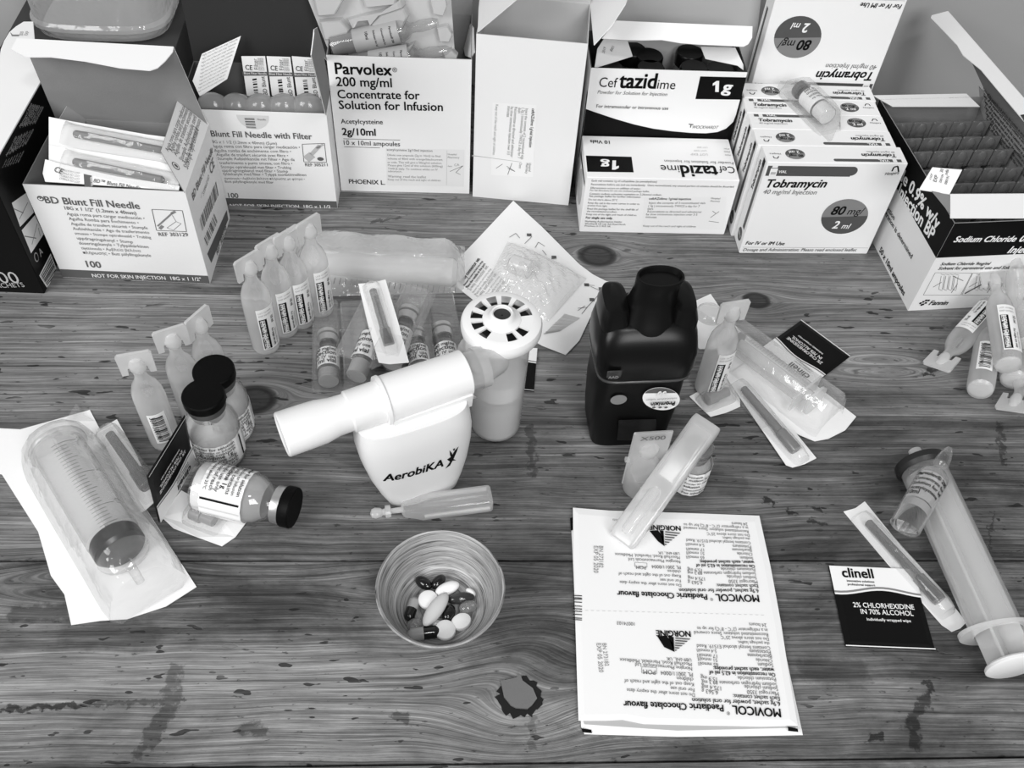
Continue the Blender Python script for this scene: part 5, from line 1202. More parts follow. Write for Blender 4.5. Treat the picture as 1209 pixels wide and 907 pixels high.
hv = [hc + td*s + UP.cross(td)*k*w_ + UP*z_ for z_, w_ in ((-.0150, .0128), (-.004, .0140)) for s, k in ((-(t4-t3)*.48, -1), ((t4-t3)*.48, -1), ((t4-t3)*.48, 1), (-(t4-t3)*.48, 1))]
G().add(hv, [(0, 3, 2, 1), (4, 5, 6, 7), (0, 1, 5, 4), (1, 2, 6, 5), (2, 3, 7, 6), (3, 0, 4, 7)]).build('saddle', WB, T, True)
cl_ = G(); cl_.grid(lambda u, v: MT @ V((-.0146*math.cos(lerp(-1.0, 1.0, u)) - .001, -.0152*math.sin(lerp(-1.0, 1.0, u)) , lerp(t4-.004, t4+.003, v))), 8, 2); cl_.build('latch', WB, T, True)
# nebuliser cup
nb = at(585, 503); NB = V((nb.x, nb.y + .002, .0002))
T = thing('nebuliser_cup', 'frosted nebuliser cup with a white slotted lid joined to the breathing device', 'nebuliser', NB)
CUP = clear('cup_plastic', .34, .8, .45, .2, edge=.3)
M0 = Matrix.Identity(4)
G().lathe([(.0005, .0005), (.0140, .0), (.0158, .0015), (.0163, .004), (.0168, .040), (.0176, .075), (.0196, .088), (.0200, .093)], 40, 0, None, True, False).build('cup', CUP, T)
G().lathe([(.0005, .002), (.0150, .0022), (.0155, .034), (.0110, .036), (.0100, .046), (.0005, .047)], 30).build('inner_cone', mat('grey_inner_plastic', .70, .4), T)
G().lathe([(.0160, .040), (.0164, .055), (.0005, .057)], 30, 0, None, False, True).build('baffle', mat('pale_inner_plastic', .86, .4), T)
g = G(); R1, R2 = .0112, .0180
g.lathe([(.0200, .089), (.0226, .090), (.0236, .0925), (.0236, .0965), (.0228, .0985), (.0212, .0994), (R2, .0998)], 48, 0, None, False, False)
for k in range(12):
    if k in (0,): continue
seg = 72
def solid(t): 
    k = (t*12/360.0) % 1.0; s = int(t*12/360.0) % 12
    return k < .32 or s in (8, 11)
for i in range(seg):
    t = (i+.5)*360/seg
    if solid(t):
        a, b = 2*PI*i/seg, 2*PI*(i+1)/seg
        q = [(r*math.cos(x), r*math.sin(x), z) for z in (.0985, .0998) for r, x in ((R1, a), (R2, a), (R2, b), (R1, b))]
        g.add(q, [(0, 3, 2, 1), (4, 5, 6, 7), (0, 1, 5, 4), (1, 2, 6, 5), (2, 3, 7, 6), (3, 0, 4, 7)])
g.lathe([(R1, .0985), (R1, .0999), (.0100, .1006), (.0088, .1010), (.0076, .1022), (.0066, .1045), (.0060, .1050), (.0052, .1046), (.0048, .102)], 36, 0, None, False, False)
g.build('lid', WHITEPL, T)
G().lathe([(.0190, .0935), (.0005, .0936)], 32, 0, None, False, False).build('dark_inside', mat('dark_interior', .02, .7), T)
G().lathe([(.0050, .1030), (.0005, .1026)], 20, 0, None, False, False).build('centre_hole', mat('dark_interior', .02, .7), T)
el = [a0 + td*(t4-.002), a0 + td*(t4+.007), a0 + td*(t4+.016), V((NB.x, NB.y, .0845)) + V(((a0-a1).x, (a0-a1).y, 0)).normalized()*.0180]
G().tube(el, [.0110, .0112, .0108, .0105], 24, 0, False).build('elbow', CUP, T, True)
G().tube([el[1], lerp(el[1], el[2], .6)], [.0122, .0120], 24, 0, False).build('collar', CUP, T, True)

# ------------------------------------------------------------------ black mesh nebuliser
f0, f1 = at(703, 530), at(796, 526); ix = (f1-f0); ix.z = 0; ix.normalize(); iy = UP.cross(ix); ic = (f0+f1)*.5 + iy*.0205 - ix*.0045
M = frame(ic, ix)
T = thing('inhaler_device', 'black handheld inhaler device standing upright with an oval mouthpiece', 'inhaler', M)
def rr_(hw, hd, z_, e=6, dx=0, dy=0, n=56): z_ = z_ if z_ < .0705 else .0705 + (z_ - .0705)*.735; return [(x*.92+dx*.92, y*.94+dy*.94, z) for x, y, z in sqr(hw, hd, z_, n, e)]
G().loft([rr_(.0245, .0190, 0), rr_(.0262, .0208, .0015), rr_(.0275, .0216, .012), rr_(.0292, .0226, .040), rr_(.0290, .0224, .069), rr_(.0285, .0220, .070)], 0, True).build('lower_body', BLACKPL, T)
G().loft([rr_(.0290, .0230, .0695), rr_(.0306, .0245, .071), rr_(.0322, .0248, .080), rr_(.0325, .0236, .095), rr_(.0312, .0205, .108, 5, 0, .002), rr_(.0285, .0170, .115, 4, 0, .003), rr_(.024, .013, .118, 4, 0, .003)], 0, True).build('upper_body', BLACKGL, T)
for s in (-1, 1):
    G().loft([rr_(.0092, .0165, .100, 4, s*.0215, .003), rr_(.0092, .0160, .118, 4, s*.0215, .004), rr_(.0075, .0140, .128, 3, s*.0215, .005), rr_(.0035, .010, .1305, 3, s*.0215, .006)], 0, True).build('shoulder', BLACKGL, T)
G().loft([rr_(.0200, .0180, .104, 2.4, 0, -.001), rr_(.0180, .0150, .118, 2.3, 0, .001), rr_(.0150, .0105, .130, 2.2, .0015, .003), rr_(.0142, .0090, .142, 2.1, .003, .004), rr_(.0150, .0094, .150, 2.1, .004, .0045), rr_(.0146, .0090, .1512, 2.1, .004, .0045), rr_(.0134, .0078, .1510, 2.1, .004, .0045), rr_(.0120, .0066, .1475, 2.1, .004, .0045)], 0, True).build('mouthpiece', BLACKGL, T)
G().loft([rr_(.0294, .0234, .0682), rr_(.0312, .0250, .0692), rr_(.0312, .0250, .0702), rr_(.0300, .024, .0710)], 0, True).build('seam_rim', mat('dark_grey_rim', .045, .25), T)
lo = ic - iy*.0210
F = Face(lo, ix, UP, .0014); zi = Z(660, 430, 4.77)
c = F.loc(730, 470); F.ell(c[0], c[1], .0050, .0046, mat('grey_button', .20, .4), 1)
F.pell((573, 185), 105, 64, 4, zi, LBL, 1); F.pell((573, 185), 105, 64, 4, zi, GREY, 1.3, n=72, clip=153)
F.ptext('Promixin', zi(650, 188), zi(513, 195), INK, .015, 0, 2, 1.1); F.ptext('colistimethate sodium', zi(660, 168), zi(487, 178), GREY); F.ptext('30', zi(600, 133), zi(553, 133), WHITE, .02)
for x in (530, 565, 598): F.ell(*F.loc(*zi(x, 224)), .0011, .0009, GREY, 2)
F.ppoly([zi(335, 305), zi(545, 300), zi(540, 420), zi(325, 420)], mat('lcd_dark', .012, .15), 1)
F.build('printed_label', T)
F = Face(ic - iy*.0232, ix, (UP*.98 - iy*.0), .0012); zq = Z(660, 310, 6.045)
x, y = F.loc(*zq(392, 785)); F.rect(x-.0042, y-.0030, x+.0042, y+.0030, mat('badge_grey', .03, .2), 1); F.text('AAD', x-.0035, y-.0022, w=.006, m=MID, bold=.03); F.build('badge', T)

# small things beside it
xb = at(754, 575); T = thing('inhalation_ampoule', 'small clear tabbed ampoule marked X500 standing before the black inhaler', 'ampoule', frame(V((xb.x, xb.y, .0003)), (1, .08, 0)))
G().lathe([(.0005, .0004), (.0090, 0), (.0108, .0015), (.0112, .004), (.0112, .022), (.0098, .028), (.0062, .033), (.0045, .036)], 26, 0, None, True, False).build('ampoule_body', clear('clear_ampoule', .22, .85, .45, .12, edge=.3), T)
G().lathe([(.0005, .002), (.0102, .0022), (.0102, .014), (.0005, .0145)], 22).build('liquid', LIQ, T)
g = G(); g.cbox((-.0118, -.0009, .005), (.0118, .0009, .058), .0008); g.build('flat_tab', clear('flat_tab_plastic', .34, .85, .45, .2, edge=.2), T)
g = G(); g.lathe([(.0045, .034), (.0062, .039), (.0060, .043), (.0030, .047), (.0005, .0475)], 18, sy=.6); g.build('twist_top', LDPE, T)
g = G()
for s in (-1, 1): g.box((s*.0118-.0014, -.0011, .0295), (s*.0118+.0014, .0011, .0325))
g.build('notch', LDPE, T)
Mx = wmat(T); F = Face(Mx @ V((0, -.0010, 0)), Mx.to_3x3() @ V((1, 0, 0)), UP, .0002); F.text('X500', -.0075, .0515, w=.015, m=GREY, bold=.01, hy=.8); F.build(parent=T)
F = Face(Mx.translation, Mx.to_3x3() @ V((1, .0, 0)), UP, .0002, .0113); F.rect(-.0035, .0025, .0125, .0165, LBL, 1); F.rect(-.0020, .0115, .0055, .0150, GREY, 2)
for i in range(4): F.text('Sodium chloride', -.002, .0095-.002*i, w=.008, m=INK, bold=.01)
F.bars(.002, .003, .006, .0055, INK, 2, 4, 6); F.text('2.5', .0075, .012, w=.004, m=INK, bold=.03); F.text('LOT', .0075, .008, w=.004, m=GREY); F.build('printed_label', T)
p = at(811, 570); T0 = vial('small upright vial with a printed label under the long plastic container', Matrix.Translation((p.x, p.y, .0003)), R=.0112, H=.040, lines=('Promixin', '1 million IU', 'Powder for nebuliser', 'solution', 'colistimethate sodium', 'For inhalation'), phi=-1.15, cap=clear('smoky_cap', .55, .25, .4, .15, edge=.25), ring=mat('ring_grey', .15, .4), lab=(.05, .62))
A, B = at(733, 640, .0065), at(836, 498, .049); d = (B-A).normalized(); M = framez(A, d, UP); L = (B-A).length
T = thing('plastic_container', 'long pale plastic container leaning from the paper sachets onto the small vial', 'container', M)
def fl(hx, hy, z_): return [(x, y, z) for x, y, z in sqr(hx, hy, z_, 28, 5)]
PALE = clear('pale_clear_plastic', .50, .88, .5, .2, edge=.25)
G().loft([fl(.0028, .0070, 0), fl(.0040, .0082, .001), fl(.0045, .0088, .004), fl(.0047, .0090, L*.5), fl(.0047, .0092, L-.003), fl(.0040, .0086, L), ], 0, True).build('case', PALE, T)
G().loft([fl(.0040, .0068, L*.50), fl(.0052, .0074, L*.52), fl(.0054, .0076, L*.92), fl(.0042, .0066, L*.95)], 0, True).build('window', clear('pale_window', .35, .85, .5, .25), T)
G().tube([V((.003, 0, L*.06)), V((.003, 0, L*.08)), V((.003, 0, L*.40)), V((.003, 0, L*.44))], [.0025, .0042, .0042, .002], 16).build('inner_tube', LDPE, T)

# ------------------------------------------------------------------ packs right of the inhaler
T = thing('dressing_pack', 'white paper pack with a round clear dome behind the ampoule by the inhaler', 'pack', at(835, 380)); poly_sheet(T, [at(*q, .001) for q in ((815, 358), (828, 352), (839, 347), (852, 366), (862, 392), (846, 412), (826, 412), (816, 402))], PAPER)
dc = at(838, 372, .001); G().lathe([(.0105, 0), (.0100, .003), (.007, .006), (.0005, .007)], 22, 0, Matrix.Translation(dc)).build('clear_dome', FILM2, T, True)
wa, wb = at(960, 458, .0008), at(893, 418, .0008)
u_ = at(903, 405) - at(957, 456); v_ = at(1007, 424) - at(956, 456)
o = at(957, 457, .0008); uu = (at(899, 412, .0008) - o); vv = at(1006, 424, .0008) - o; vv = vv - uu.normalized()*vv.dot(uu.normalized())
wipe('black and white antiseptic wipe sachet lying under the wrapped syringe', o + vv, -vv.normalized().cross(UP)*-1 if False else uu, -vv, uu.length, vv.length, 'antiseptic wipe sachets')
pts = [at(x, y, .0016) for x, y in ((843, 388), (862, 380), (905, 412), (960, 452), (1011, 492), (998, 508), (978, 518), (962, 521), (945, 514), (925, 504), (880, 460), (850, 430))]
T = thing('wrapped_syringe', 'wrapped slim syringe lying in clear film beside the black wipe', 'syringe', pts[0]); poly_sheet(T, pts, PAPER)
A, B = at(862, 398, .0130), at(965, 475, .0130); d = (B-A).normalized(); L = (B-A).length; M = framez(A, d, UP)
G().lathe([(.0082, 0), (.0082, L*.86)], 22, 0, M, False, False).build('barrel', BARREL, T, True)
G().lathe([(.0005, L*.1), (.0040, L*.11), (.0040, L*.95), (.0110, L*.96), (.0112, L*.985), (.0005, L*.99)], 18, 0, M).build('plunger', LDPE2, T, True)
g = G(); g.box((-.0065, -.0150, L*.855), (.0065, .0150, L*.875), 0, M); g.build('finger_flange', LDPE2, T, True)
G().lathe([(.0075, L*.06), (.0078, L*.10), (.0005, L*.105)], 18, 0, M).build('rubber_stopper', mat('soft_grey', .25, .4), T, True)
F = Face(A, V((1, 0, 0)), d, .0002, .0083); F.n = UP; F.v = d; F.u = d.cross(UP)
for i in range(18): F.rect(-.004, L*(.2 + .03*i), .001, L*(.2 + .03*i) + .0003, MID)
F.text('10 ml syringe', -.0055, L*.75, w=L*.4, m=LIGHT, rot=-90, bold=.02); F.build('printed_scale', T)
film_dome(T, A - d*.004 - UP*.0122, B + d*.010 - UP*.0122, [(.0170, 0), (.0165, .008), (.0145, .019), (.0085, .0255), (.002, .0265)], pad=.004, ends=(.5, .9))
pts = [at(*q, .001) for q in ((814, 468), (832, 458), (862, 443), (873, 462), (874, 480), (858, 487), (839, 492), (826, 480))]
T = thing('stopper_pack', 'small paper pack with a grey stopper beside the right side of the inhaler', 'stopper pack', pts[0]); poly_sheet(T, pts, PAPER); stopper(T, (834, 472), (860, 462), .0042, .006)
needle_pack('needle pack lying across the corner of the wrapped slim syringe', [(855, 442), (866, 438), (879, 429), (920, 487), (964, 541), (950, 548), (936, 552), (928, 549)], ((877, 458, .0075), (940, 532, .0055)), z=.0024, r=.0030, cap=mat('dusky_needle_cap', .16, .25))

# ------------------------------------------------------------------ right front group
needle_pack('needle pack lying between the big syringe and the black wipe sachet', [(996, 604), (1010, 600), (1021, 592), (1064, 645), (1108, 692), (1141, 735), (1134, 742), (1124, 746), (1112, 738), (1050, 668)], ((1024, 616, .004), (1110, 710, .004)), z=.0006, r=.0031, cap=SMOKE)
o = at(998, 764, .0008); uu = at(1097, 768, .0008) - o; vv = at(971, 669, .0008) - o
wipe('black and white antiseptic wipe sachet lying alone at the right front', o, uu, vv, at(971, 669).xy.__sub__(at(1070, 671).xy).length, (vv - uu.normalized()*vv.dot(uu.normalized())).length, 'antiseptic wipe sachets')
A, B = at(1089, 552, .0152), at(1178, 746, .0152); d = (B-A).normalized(); L = (B-A).length; M = framez(A, d, UP); R = .0140
T = thing('syringe', 'big empty plastic syringe with a black tip ring lying at the right edge', 'syringe', M)
BAR2 = clear('syringe_barrel_milky', .20, .85, .45, .12, edge=.4)
G().lathe([(R*.98, 0), (R, .002), (R, L)], 32, 0, None, False, False).build('barrel', BAR2, T)
G().lathe([(R*1.02, -.0035), (R*1.16, -.003), (R*1.18, .001), (R*1.05, .0035), (R*.9, .0030), (R*.9, -.003)], 32).build('tip_ring', mat('black_tip_ring', .012, .4), T)
G().lathe([(R*1.0, -.003), (R*.6, -.0055), (.0042, -.0070), (.0040, -.013), (.0030, -.0135), (.0005, -.0135)], 22).build('nozzle', LDPE2, T)
G().lathe([(.0005, .006), (R*.90, .007), (R*.93, .010), (R*.93, .016), (R*.8, .018), (.0005, .018)], 26).build('plunger_head', clear('plunger_clear', .35, .7, .5, .15, edge=.3), T)
g = G()
for a_ in (PI/4, 3*PI/4): g.box((-R*.88, -.0007, .018), (R*.88, .0007, L + .018), 0, Matrix.Rotation(a_, 4, 'Z'))
g.build('plunger_rod', clear('plunger_rod_plastic', .55, .92, .5, .2, edge=.2), T)
hexa = [(.0155, 0), (.0150, .0125), (.0110, .0200), (-.0110, .0200), (-.0150, .0125), (-.0150, -.0125), (-.0110, -.0200), (.0110, -.0200), (.0150, -.0125)]
g = G(); n = len(hexa); ri = R*.97; k = 36
out = [(x, y) for x, y in [(.0150*math.cos(t)*(1 if abs(math.sin(t)) < .9 else 1), .0225*math.sin(t)) for t in [2*PI*i/k for i in range(k)]]]
inn = [(ri*math.cos(2*PI*i/k)*.93, ri*math.sin(2*PI*i/k)) for i in range(k)]
for z_ in (L-.0012, L+.0012): pass
vs_ = [(x, y, z_) for z_ in (L-.0012, L+.0012) for x, y in out] + [(x, y, z_) for z_ in (L-.0012, L+.0012) for x, y in inn]
fs_ = []
for i in range(k):
    j = (i+1) % k
    fs_ += [(i, j, k+j, k+i), (2*k+j, 2*k+i, 3*k+i, 3*k+j), (k+i, k+j, 3*k+j, 3*k+i), (j, i, 2*k+i, 2*k+j)]
g.add(vs_, fs_); g.build('finger_flange', LDPE2, T)
G().lathe([(.0005, L+.0180), (R*1.02, L+.0180), (R*1.08, L+.0190), (R*1.08, L+.0205), (R*1.0, L+.0212), (.0005, L+.0212)], 34).build('thumb_plate', mat('thumb_plate_white', .78, .35), T)
A, B = at(1067, 625, .0290), at(1104, 560, .0400); d = (B-A).normalized(); Lb = (B-A).length
M = framez(A, d, UP); R = .0089
T = thing('glass_ampoule', 'clear glass ampoule with a printed band resting on the big syringe', 'ampoule', M)
tip = (at(1126, 528, .049) - A).length
RG = bpy.data.materials.new('refracting_glass'); RG.use_nodes = True; pb = RG.node_tree.nodes['Principled BSDF']
pb.inputs['Base Color'].default_value = (.97, .97, .97, 1); pb.inputs['Roughness'].default_value = .02; pb.inputs['Transmission Weight'].default_value = 1.0; pb.inputs['IOR'].default_value = 1.38
G().lathe([(.0005, 0), (R*.88, .0002), (R, .0014), (R, Lb*.92), (R*.92, Lb*1.0), (R*.62, Lb*1.06), (R*.40, Lb*1.09), (R*.38, Lb*1.13), (R*.52, Lb*1.18), (R*.46, Lb*1.3), (R*.34, tip*.95), (R*.2, tip), (.0004, tip*1.01)], 32).build('glass_body', clear('ampoule_glass', .04, .7, .5, .03, .96, edge=.4), T)
G().lathe([(.0005, .001), (R*.9, .0014), (R*.9, Lb*.90), (R*.6, Lb*.95), (.0005, Lb*.95)], 24).build('liquid', RG, T)
F = Face(A, d.cross(UP), d, .0002, R + .0001); F.n = UP; F.v = d; F.u = d.cross(UP)
F.rect(-R*1.25, Lb*.40, R*1.25, Lb*.86, clear('clear_label', .45, .85, .4, .2), 1)
for i, (s_, w_) in enumerate((('Parvolex® 200', .020), ('Concentrate for', .020), ('Solution for Inf', .020), ('Acetylcysteine', .018), ('10ml', .007))): F.text(s_, -R*1.15, Lb*(.78 - .085*i), w=w_, m=INK, bold=.015)
F.rect(-R*1.25, Lb*.26, R*1.25, Lb*.38, mat('label_strip', .30, .4), 1); F.build('printed_label', T)

# ------------------------------------------------------------------ front: small ampoule, bowl of pills, sachets
A, B = at(580, 588, .0072), at(474, 602, .0072); d = (B-A).normalized(); L = (B-A).length; M = framez(A, d, UP)
T = thing('drop_ampoule', 'small pale plastic ampoule lying between the breathing device and the bowl', 'ampoule', M)
G().loft([fl(.0050, .0062, 0), fl(.0058, .0070, .001), fl(.0062, .0070, .003), fl(.0062, .0068, L*.78), fl(.0050, .0052, L*.88), fl(.0040, .0042, L*.97), fl(.0020, .0024, L)], 0, True).build('ampoule_body', LDPE, T)
tipL = (at(439, 606, .0072) - A).length
G().lathe([(.0020, L-.001), (.0017, L+.006), (.0040, L+.0065), (.0042, L+.0095), (.0022, L+.0100), (.0020, L+.0112), (.0030, L+.0125), (.0036, L+.0155), (.0028, tipL), (.0005, tipL+.001)], 16, sx=.8).build('twist_tab', LDPE2, T)
g = G()
for s in (-1, 1): g.box((-.0008, s*.0068-.0009, .002), (.0008, s*.0068+.0009, L*.76))
g.build('side_rib', LDPE2, T)
bc = at(520, 693, .028); BC = V((bc.x, bc.y, 0))
def bowl_mat():
    m = bpy.data.materials.new('streaked_glaze'); m.use_nodes = True; nt = m.node_tree; b = nt.nodes['Principled BSDF']; N = nt.nodes.new; L_ = nt.links.new
    tc = N('ShaderNodeTexCoord'); sp = N('ShaderNodeSeparateXYZ'); L_(tc.outputs['Object'], sp.inputs[0])
    def mth(op, a, b_=0.0):
        n = N('ShaderNodeMath'); n.operation = op
        for x, s in ((a, n.inputs[0]), (b_, n.inputs[1])):
            if isinstance(x, (int, float)): s.default_value = x
            else: L_(x, s)
        return n.outputs[0]
    r = mth('SQRT', mth('ADD', mth('MULTIPLY', sp.outputs[0], sp.outputs[0]), mth('MULTIPLY', sp.outputs[1], sp.outputs[1])))
    cv = N('ShaderNodeCombineXYZ'); L_(mth('MULTIPLY', mth('ADD', r, mth('MULTIPLY', sp.outputs[2], 1.0)), 620.0), cv.inputs[0]); L_(mth('MULTIPLY', sp.outputs[0], 30.0), cv.inputs[1]); L_(mth('MULTIPLY', sp.outputs[1], 30.0), cv.inputs[2])
    nz = N('ShaderNodeTexNoise'); nz.inputs['Scale'].default_value = 1.0; nz.inputs['Detail'].default_value = 4; nz.inputs['Roughness'].default_value = .65; nz.inputs['Distortion'].default_value = 1.1; L_(cv.outputs[0], nz.inputs['Vector'])
    rp = N('ShaderNodeValToRGB'); L_(nz.outputs['Fac'], rp.inputs[0]); e = rp.color_ramp.elements
    e[0].position = .34; e[0].color = (.04, .04, .04, 1); e[1].position = .66; e[1].color = (.50, .50, .50, 1); k = e.new(.46); k.color = (.24, .24, .24, 1)
    L_(rp.outputs[0], b.inputs['Base Color']); b.inputs['Roughness'].default_value = .35
    return m
T = thing('bowl', 'small round bowl of streaked glaze holding pills', 'bowl', BC)
G().lathe([(.0005, .0006), (.0185, 0), (.0205, .0006), (.0220, .003), (.0275, .010), (.0322, .019), (.0347, .0262), (.0351, .0280), (.0345, .0287), (.0334, .0280), (.0318, .023), (.0285, .014), (.0250, .0078), (.0222, .0052), (.0180, .0042), (.0005, .0040)], 56).build('bowl_body', bowl_mat(), T)
fz = .0042
def pill(label, px, rx, ry, rz, rot, m, shape='oval', z=None, group='pills in the streaked bowl', m2=None, lift=0.0):
    rx, ry, rz = rx*1.1, ry*1.1, rz*1.06; c = at(px[0], px[1], fz + rz + lift); M = Matrix.Translation(c) @ Matrix.Rotation(math.radians(rot), 4, 'Z')
    t = thing('pill', label, 'pill', M, group)
    if shape == 'round': G().lathe([(.0003, -rz), (rx*.75, -rz*.8), (rx*.98, -rz*.4), (rx, 0), (rx, rz*.35), (rx*.94, rz*.62), (rx*.6, rz*.9), (.0003, rz)], 26, sy=ry/rx).build('pill_body', m, t)
    elif shape == 'capsule':
        Q = Matrix.Rotation(PI/2, 4, 'Y'); r = ry
        G().lathe([(.0003, -rx), (r*.6, -rx+r*.25), (r*.93, -rx+r*.75), (r*.97, -rx+r), (r*.97, 0.0004)], 18, 0, Q, True, True).build('capsule_cap', m, t)
        G().lathe([(r, 0), (r, rx-r), (r*.93, rx-r*.7), (r*.6, rx-r*.25), (.0003, rx)], 18, 0, Q).build('capsule_end', m2 or m, t)
    else:
        G().lathe([(math.sin(PI*i/12)*1.0 + .0003, -math.cos(PI*i/12)) for i in range(13)], 24, 0, Matrix.Diagonal((rx, ry, rz, 1))).build('pill_body', m, t)
    return t
PW, PG, PB = mat('white_pill', .86, .45), mat('pale_grey_pill', .55, .45), mat('black_softgel', .006, .08, .6)
PGR, PCL, PMID = mat('grey_capsule', .36, .3), clear('clear_softgel', .35, .5, .5, .06, edge=.3), mat('mid_grey_pill', .30, .2)
pb_ = lambda x, y: (430 + x/5.667, 620 + y/5.667)
pill('black oval softgel, left one of the pair at the bowl\'s back', pb_(398, 388), .0050, .0031, .0030, -35, PB)
pill('black oval softgel, right one of the pair at the bowl\'s back', pb_(497, 380), .0046, .0029, .0030, 50, PB)
pill('white oblong tablet behind the large pale tablet', pb_(556, 425), .0066, .0034, .0028, 25, PW, lift=.0012)
pill('white round tablet left of the large pale tablet', pb_(428, 502), .0051, .0051, .0021, 0, PW, 'round', lift=.002)
pill('large pale oblong tablet lying across the middle of the bowl', pb_(478, 563), .0104, .0040, .0028, 58, PG, lift=.0042)
pill('two-tone capsule, pale end up and black end down, at the bowl\'s left', pb_(318, 562), .0068, .0029, .0029, 75, PB, 'capsule', m2=PGR)
pill('clear grey softgel at the lower left of the bowl', pb_(340, 665), .0042, .0032, .0030, 15, PCL)
pill('grey and black capsule lying at the front left of the bowl', pb_(398, 725), .0086, .0034, .0032, 187, PB, 'capsule', m2=PGR)
pill('white round tablet at the front of the bowl', pb_(542, 705), .0053, .0053, .0022, 0, PW, 'round', lift=.0012)
pill('white oval tablet at the front right of the bowl', pb_(648, 650), .0053, .0042, .0026, 30, PW, 'round')
pill('black softgel half hidden under the large pale tablet', pb_(565, 590), .0048, .0033, .0030, 70, PB)
pill('dark glossy softgel right of the large pale tablet', pb_(645, 490), .0072, .0030, .0030, 8, mat('dark_softgel', .03, .08, .6))
pill('broken white half tablet at the right of the bowl', pb_(712, 452), .0030, .0018, .0022, -40, PW)
pill('clear oval softgel at the right of the bowl', pb_(695, 548), .0047, .0034, .0030, 20, PCL)
pill('small pale tablet under the front round tablet', pb_(490, 665), .0024, .0020, .0016, 0, PW, 'round')

# powder sachets: a printed double sheet on two more
SH = mat('sachet_paper', .82, .42, .4, .05, 80)
def sheet(label, pxs, z, name='powder_sachets'):
    T = thing(name, label, 'sachets', at(800, 740, z), None); pts = [at(x, y, z) for x, y in pxs]
    n = len(pts); c = sum(pts, V((0, 0, 0)))/n; n_ = UP
    g = G(); inn = [lerp(p, c, .06) + UP*.0006 for p in pts]
    g.loft([[p - UP*.0003 for p in pts], pts, inn], 0, False); g.build('paper_sheet', SH, T, True); return T
sheet('lowest powder sachet sheet, its edges peeping out below the others', [(674, 612), (690, 604), (895, 616), (912, 700), (948, 868), (900, 869), (800, 870), (690, 867), (686, 858), (680, 740)], .0006)
F = Face(at(800, 740, .0013), V((1, 0, 0)), V((0, 1, 0))); F.ppoly([(673, 612), (678, 610), (679, 625), (674, 627)], INK); F.ppoly([(686, 860), (698, 862), (699, 866), (688, 865)], INK)
F.build(parent=[o for o in bpy.data.objects if o.name == 'powder_sachets'][0])
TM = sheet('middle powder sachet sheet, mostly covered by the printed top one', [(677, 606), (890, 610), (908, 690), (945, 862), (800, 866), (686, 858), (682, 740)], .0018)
F = Face(at(800, 740, .0025), V((1, 0, 0)), V((0, 1, 0)), .00015); F.ppoly([(688, 848), (938, 850), (942, 859.5), (800, 863), (690, 855.5)], LIGHT); F.build('shade_band', TM)  # grey band paints the shade along the sheet's lower edge
T = sheet('top printed double powder sachet sheet with upside-down lettering', [(676.5, 599.5), (720, 603), (800, 605.5), (896.5, 609), (910, 670), (922, 735), (932, 800), (942, 857), (900, 858), (850, 857), (800, 856), (760, 855), (735, 850), (715, 851), (683, 851), (681, 790), (679, 725), (677, 660)], .0030)
F = Face(at(800, 740, .0038), V((1, 0, 0)), V((0, 1, 0)), .0002)
def movicol(z, dz):
    def L(s_, a, b, m=GREY, bo=0.0, hy=1.0): F.ptext(s_, z(*a), z(*b), m, bo, 0, 2, hy)
    for row in dz: L(*row)
m1, m2 = Z(660, 590, 4.03), Z(660, 720, 4.03)
movicol(m1, [('MOVICOL', (948, 456), (742, 452), INK, .022), ('®', (732, 470), (718, 469), INK), ('Paediatric Chocolate flavour', (703, 452), (275, 436), INK, .022), ('6.9g sachet, powder for oral solution', (947, 428), (570, 425), INK, .01), ('Each sachet contains:', (945, 406), (747, 403), INK, .008),
  ('Macrogol 3350', (942, 386), (805, 383)), ('6.563 g', (680, 391), (612, 387)), ('Sodium chloride', (938, 367), (797, 361)), ('175.4 mg', (692, 372), (612, 367)), ('Sodium hydrogen carbonate 89.3 mg', (935, 347), (610, 343)), ('Potassium chloride', (931, 328), (768, 325)), ('15.9 mg', (678, 331), (610, 327)),
  ('On reconstitution in 62.5 ml of', (930, 312), (650, 308), INK, .02), ('water, each sachet provides:', (927, 293), (667, 290), INK, .02), ('Sodium', (922, 275), (860, 272)), ('65 mmol/l', (690, 272), (605, 268)), ('Chloride', (918, 255), (845, 252)), ('51 mmol/l', (690, 252), (605, 248)),
  ('Bicarbonate', (915, 237), (822, 234)), ('17 mmol/l', (688, 234), (605, 230)), ('Potassium', (912, 220), (825, 216)), ('5.4 mmol/l', (690, 212), (603, 208)), ('Contains benzyl alcohol E1519. Read', (910, 202), (605, 188)), ('the package leaflet.', (907, 183), (775, 178)), ('Do not store above 25°C', (905, 166), (702, 158)),
  ('Reconstituted solution: Store covered', (900, 148), (592, 130)), ('in a refrigerator (2°C - 8°C) for up to', (898, 130), (592, 114)), ('24 hours', (895, 112), (820, 109)),
  ('Do not store after the expiry date', (580, 403), (288, 388)), ('For oral use', (578, 382), (480, 378)), ('Keep out of the sight and reach of', (578, 360), (282, 347)), ('children', (578, 338), (515, 335)), ('PL 20011/0004', (577, 317), (440, 313)), ('POM', (412, 318), (366, 315)), ('Norgine Pharmaceuticals Ltd', (575, 291), (330, 279)),
  ('Moorhall Road, Harefield, Middlesex', (573, 271), (265, 255)), ('UB9 6NL, UK', (572, 253), (470, 249)), ('NORGINE', (577, 128), (428, 122), INK, .03), ('10074103', (300, 94), (255, 93)),
  ('BN 273182', (190, 222), (190, 325), MID), ('EXP 05 2020', (165, 222), (165, 350), MID)])
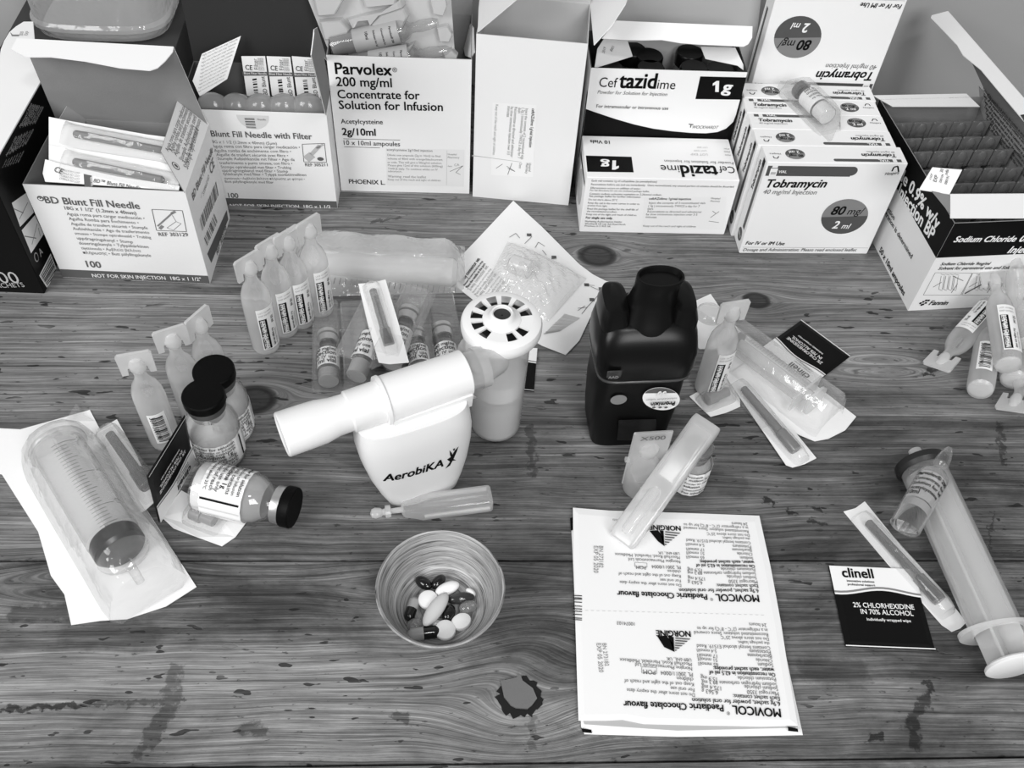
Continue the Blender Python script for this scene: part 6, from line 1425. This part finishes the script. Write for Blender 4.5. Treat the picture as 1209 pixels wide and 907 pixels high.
movicol(m2, [('MOVICOL', (1052, 474), (822, 458), INK, .022), ('®', (812, 488), (797, 486), INK), ('Paediatric Chocolate flavour', (780, 455), (305, 436), INK, .022), ('6.9g sachet, powder for oral solution', (1050, 440), (632, 422), INK, .01), ('Each sachet contains:', (1048, 416), (826, 404), INK, .008),
  ('Macrogol 3350', (1043, 393), (893, 384)), ('6.563 g', (755, 388), (678, 377)), ('Sodium chloride', (1040, 370), (880, 360)), ('175.4 mg', (770, 367), (677, 357)), ('Sodium hydrogen carbonate 89.3 mg', (1035, 350), (677, 337)), ('Potassium chloride', (1030, 325), (848, 318)), ('15.9 mg', (750, 325), (673, 313)),
  ('On reconstitution in 62.5 ml of', (1027, 303), (712, 292), INK, .02), ('water, each sachet provides:', (1022, 280), (733, 272), INK, .02), ('Sodium', (1017, 258), (945, 254)), ('65 mmol/l', (755, 256), (662, 250)), ('Chloride', (1013, 238), (935, 233)), ('51 mmol/l', (752, 234), (660, 228)),
  ('Bicarbonate', (1010, 216), (895, 210)), ('17 mmol/l', (750, 214), (657, 210)), ('Potassium', (1005, 196), (905, 191)), ('5.4 mmol/l', (748, 192), (655, 187)), ('Contains benzyl alcohol E1519. Read', (1003, 177), (655, 166)), ('the package leaflet.', (1000, 155), (848, 150)), ('Do not store above 25°C', (996, 134), (768, 126)),
  ('Reconstituted solution: Store covered', (993, 113), (642, 103)), ('in a refrigerator (2°C - 8°C) for up to', (990, 92), (655, 83)), ('24 hours', (985, 68), (903, 64)),
  ('Do not store after the expiry date', (645, 400), (322, 376)), ('For oral use', (643, 376), (530, 367)), ('Keep out of the sight and reach of', (640, 350), (310, 332)), ('children', (638, 326), (560, 320)), ('PL 20011/0004', (635, 302), (483, 293)), ('POM', (457, 290), (400, 286)), ('Norgine Pharmaceuticals Ltd', (632, 275), (362, 255)),
  ('Moorhall Road, Harefield, Middlesex', (630, 254), (288, 232)), ('UB9 6NL, UK', (628, 234), (510, 228)), ('NORGINE', (624, 104), (460, 100), INK, .03), ('10074103', (358, 62), (275, 57)),
  ('BN 273182', (205, 162), (218, 270), MID), ('EXP 05 2020', (178, 162), (190, 300), MID)])
for z, q in ((m1, ((430, 150), (470, 147), (497, 150), (577, 160), (502, 224), (470, 200))), (m2, ((467, 128), (510, 125), (545, 132), (625, 140), (550, 203), (500, 180)))):
    F.ppoly([z(*q[0]), z(*q[1]), z((q[1][0]+q[4][0])/2 + 10, (q[1][1]+q[4][1])/2 - 5), z(*q[4]), z(*q[5])], INK, 2)
    F.ppoly([z(q[1][0]+8, q[1][1]), z(*q[2]), z(q[2][0]+3, q[2][1]+55), z(q[4][0]-6, q[4][1]-8)], INK, 2)
    for i in range(6):
        t0, t1 = i/6, (i+.5)/6; a, b, c = V(q[2]) + V((8, 2)), V(q[3]), V(q[4])
        F.ppoly([z(*lerp(a, c, t0)), z(*lerp(b, c, t0)), z(*lerp(b, c, t1)), z(*lerp(a, c, t1))], GREY, 2)
for z, q in ((m1, (360, 300, 418, 322)), (m2, (393, 274, 464, 305))):
    c4 = [z(q[0], q[1]), z(q[2], q[1]+4), z(q[2], q[3]+2), z(q[0], q[3]-2)]
    for i in range(4): F.pline(c4[i], c4[(i+1) % 4], .0002, GREY, 2)
for y in (455, 466, 472, 486, 505, 518, 530, 545, 562, 570): F.ppoly([m1(67, y), m1(109, y+2), m1(109, y + 6), m1(67, y + 4)], INK)
for i in range(34): F.pline(m1(70 + i*27, 527 + i*.7), m1(84 + i*27, 527 + i*.7), .0002, LIGHT)
F.ppoly([m2(1088, 557), m2(1136, 567), m2(1138, 583), m2(1090, 578)], INK)
F.build(parent=T)
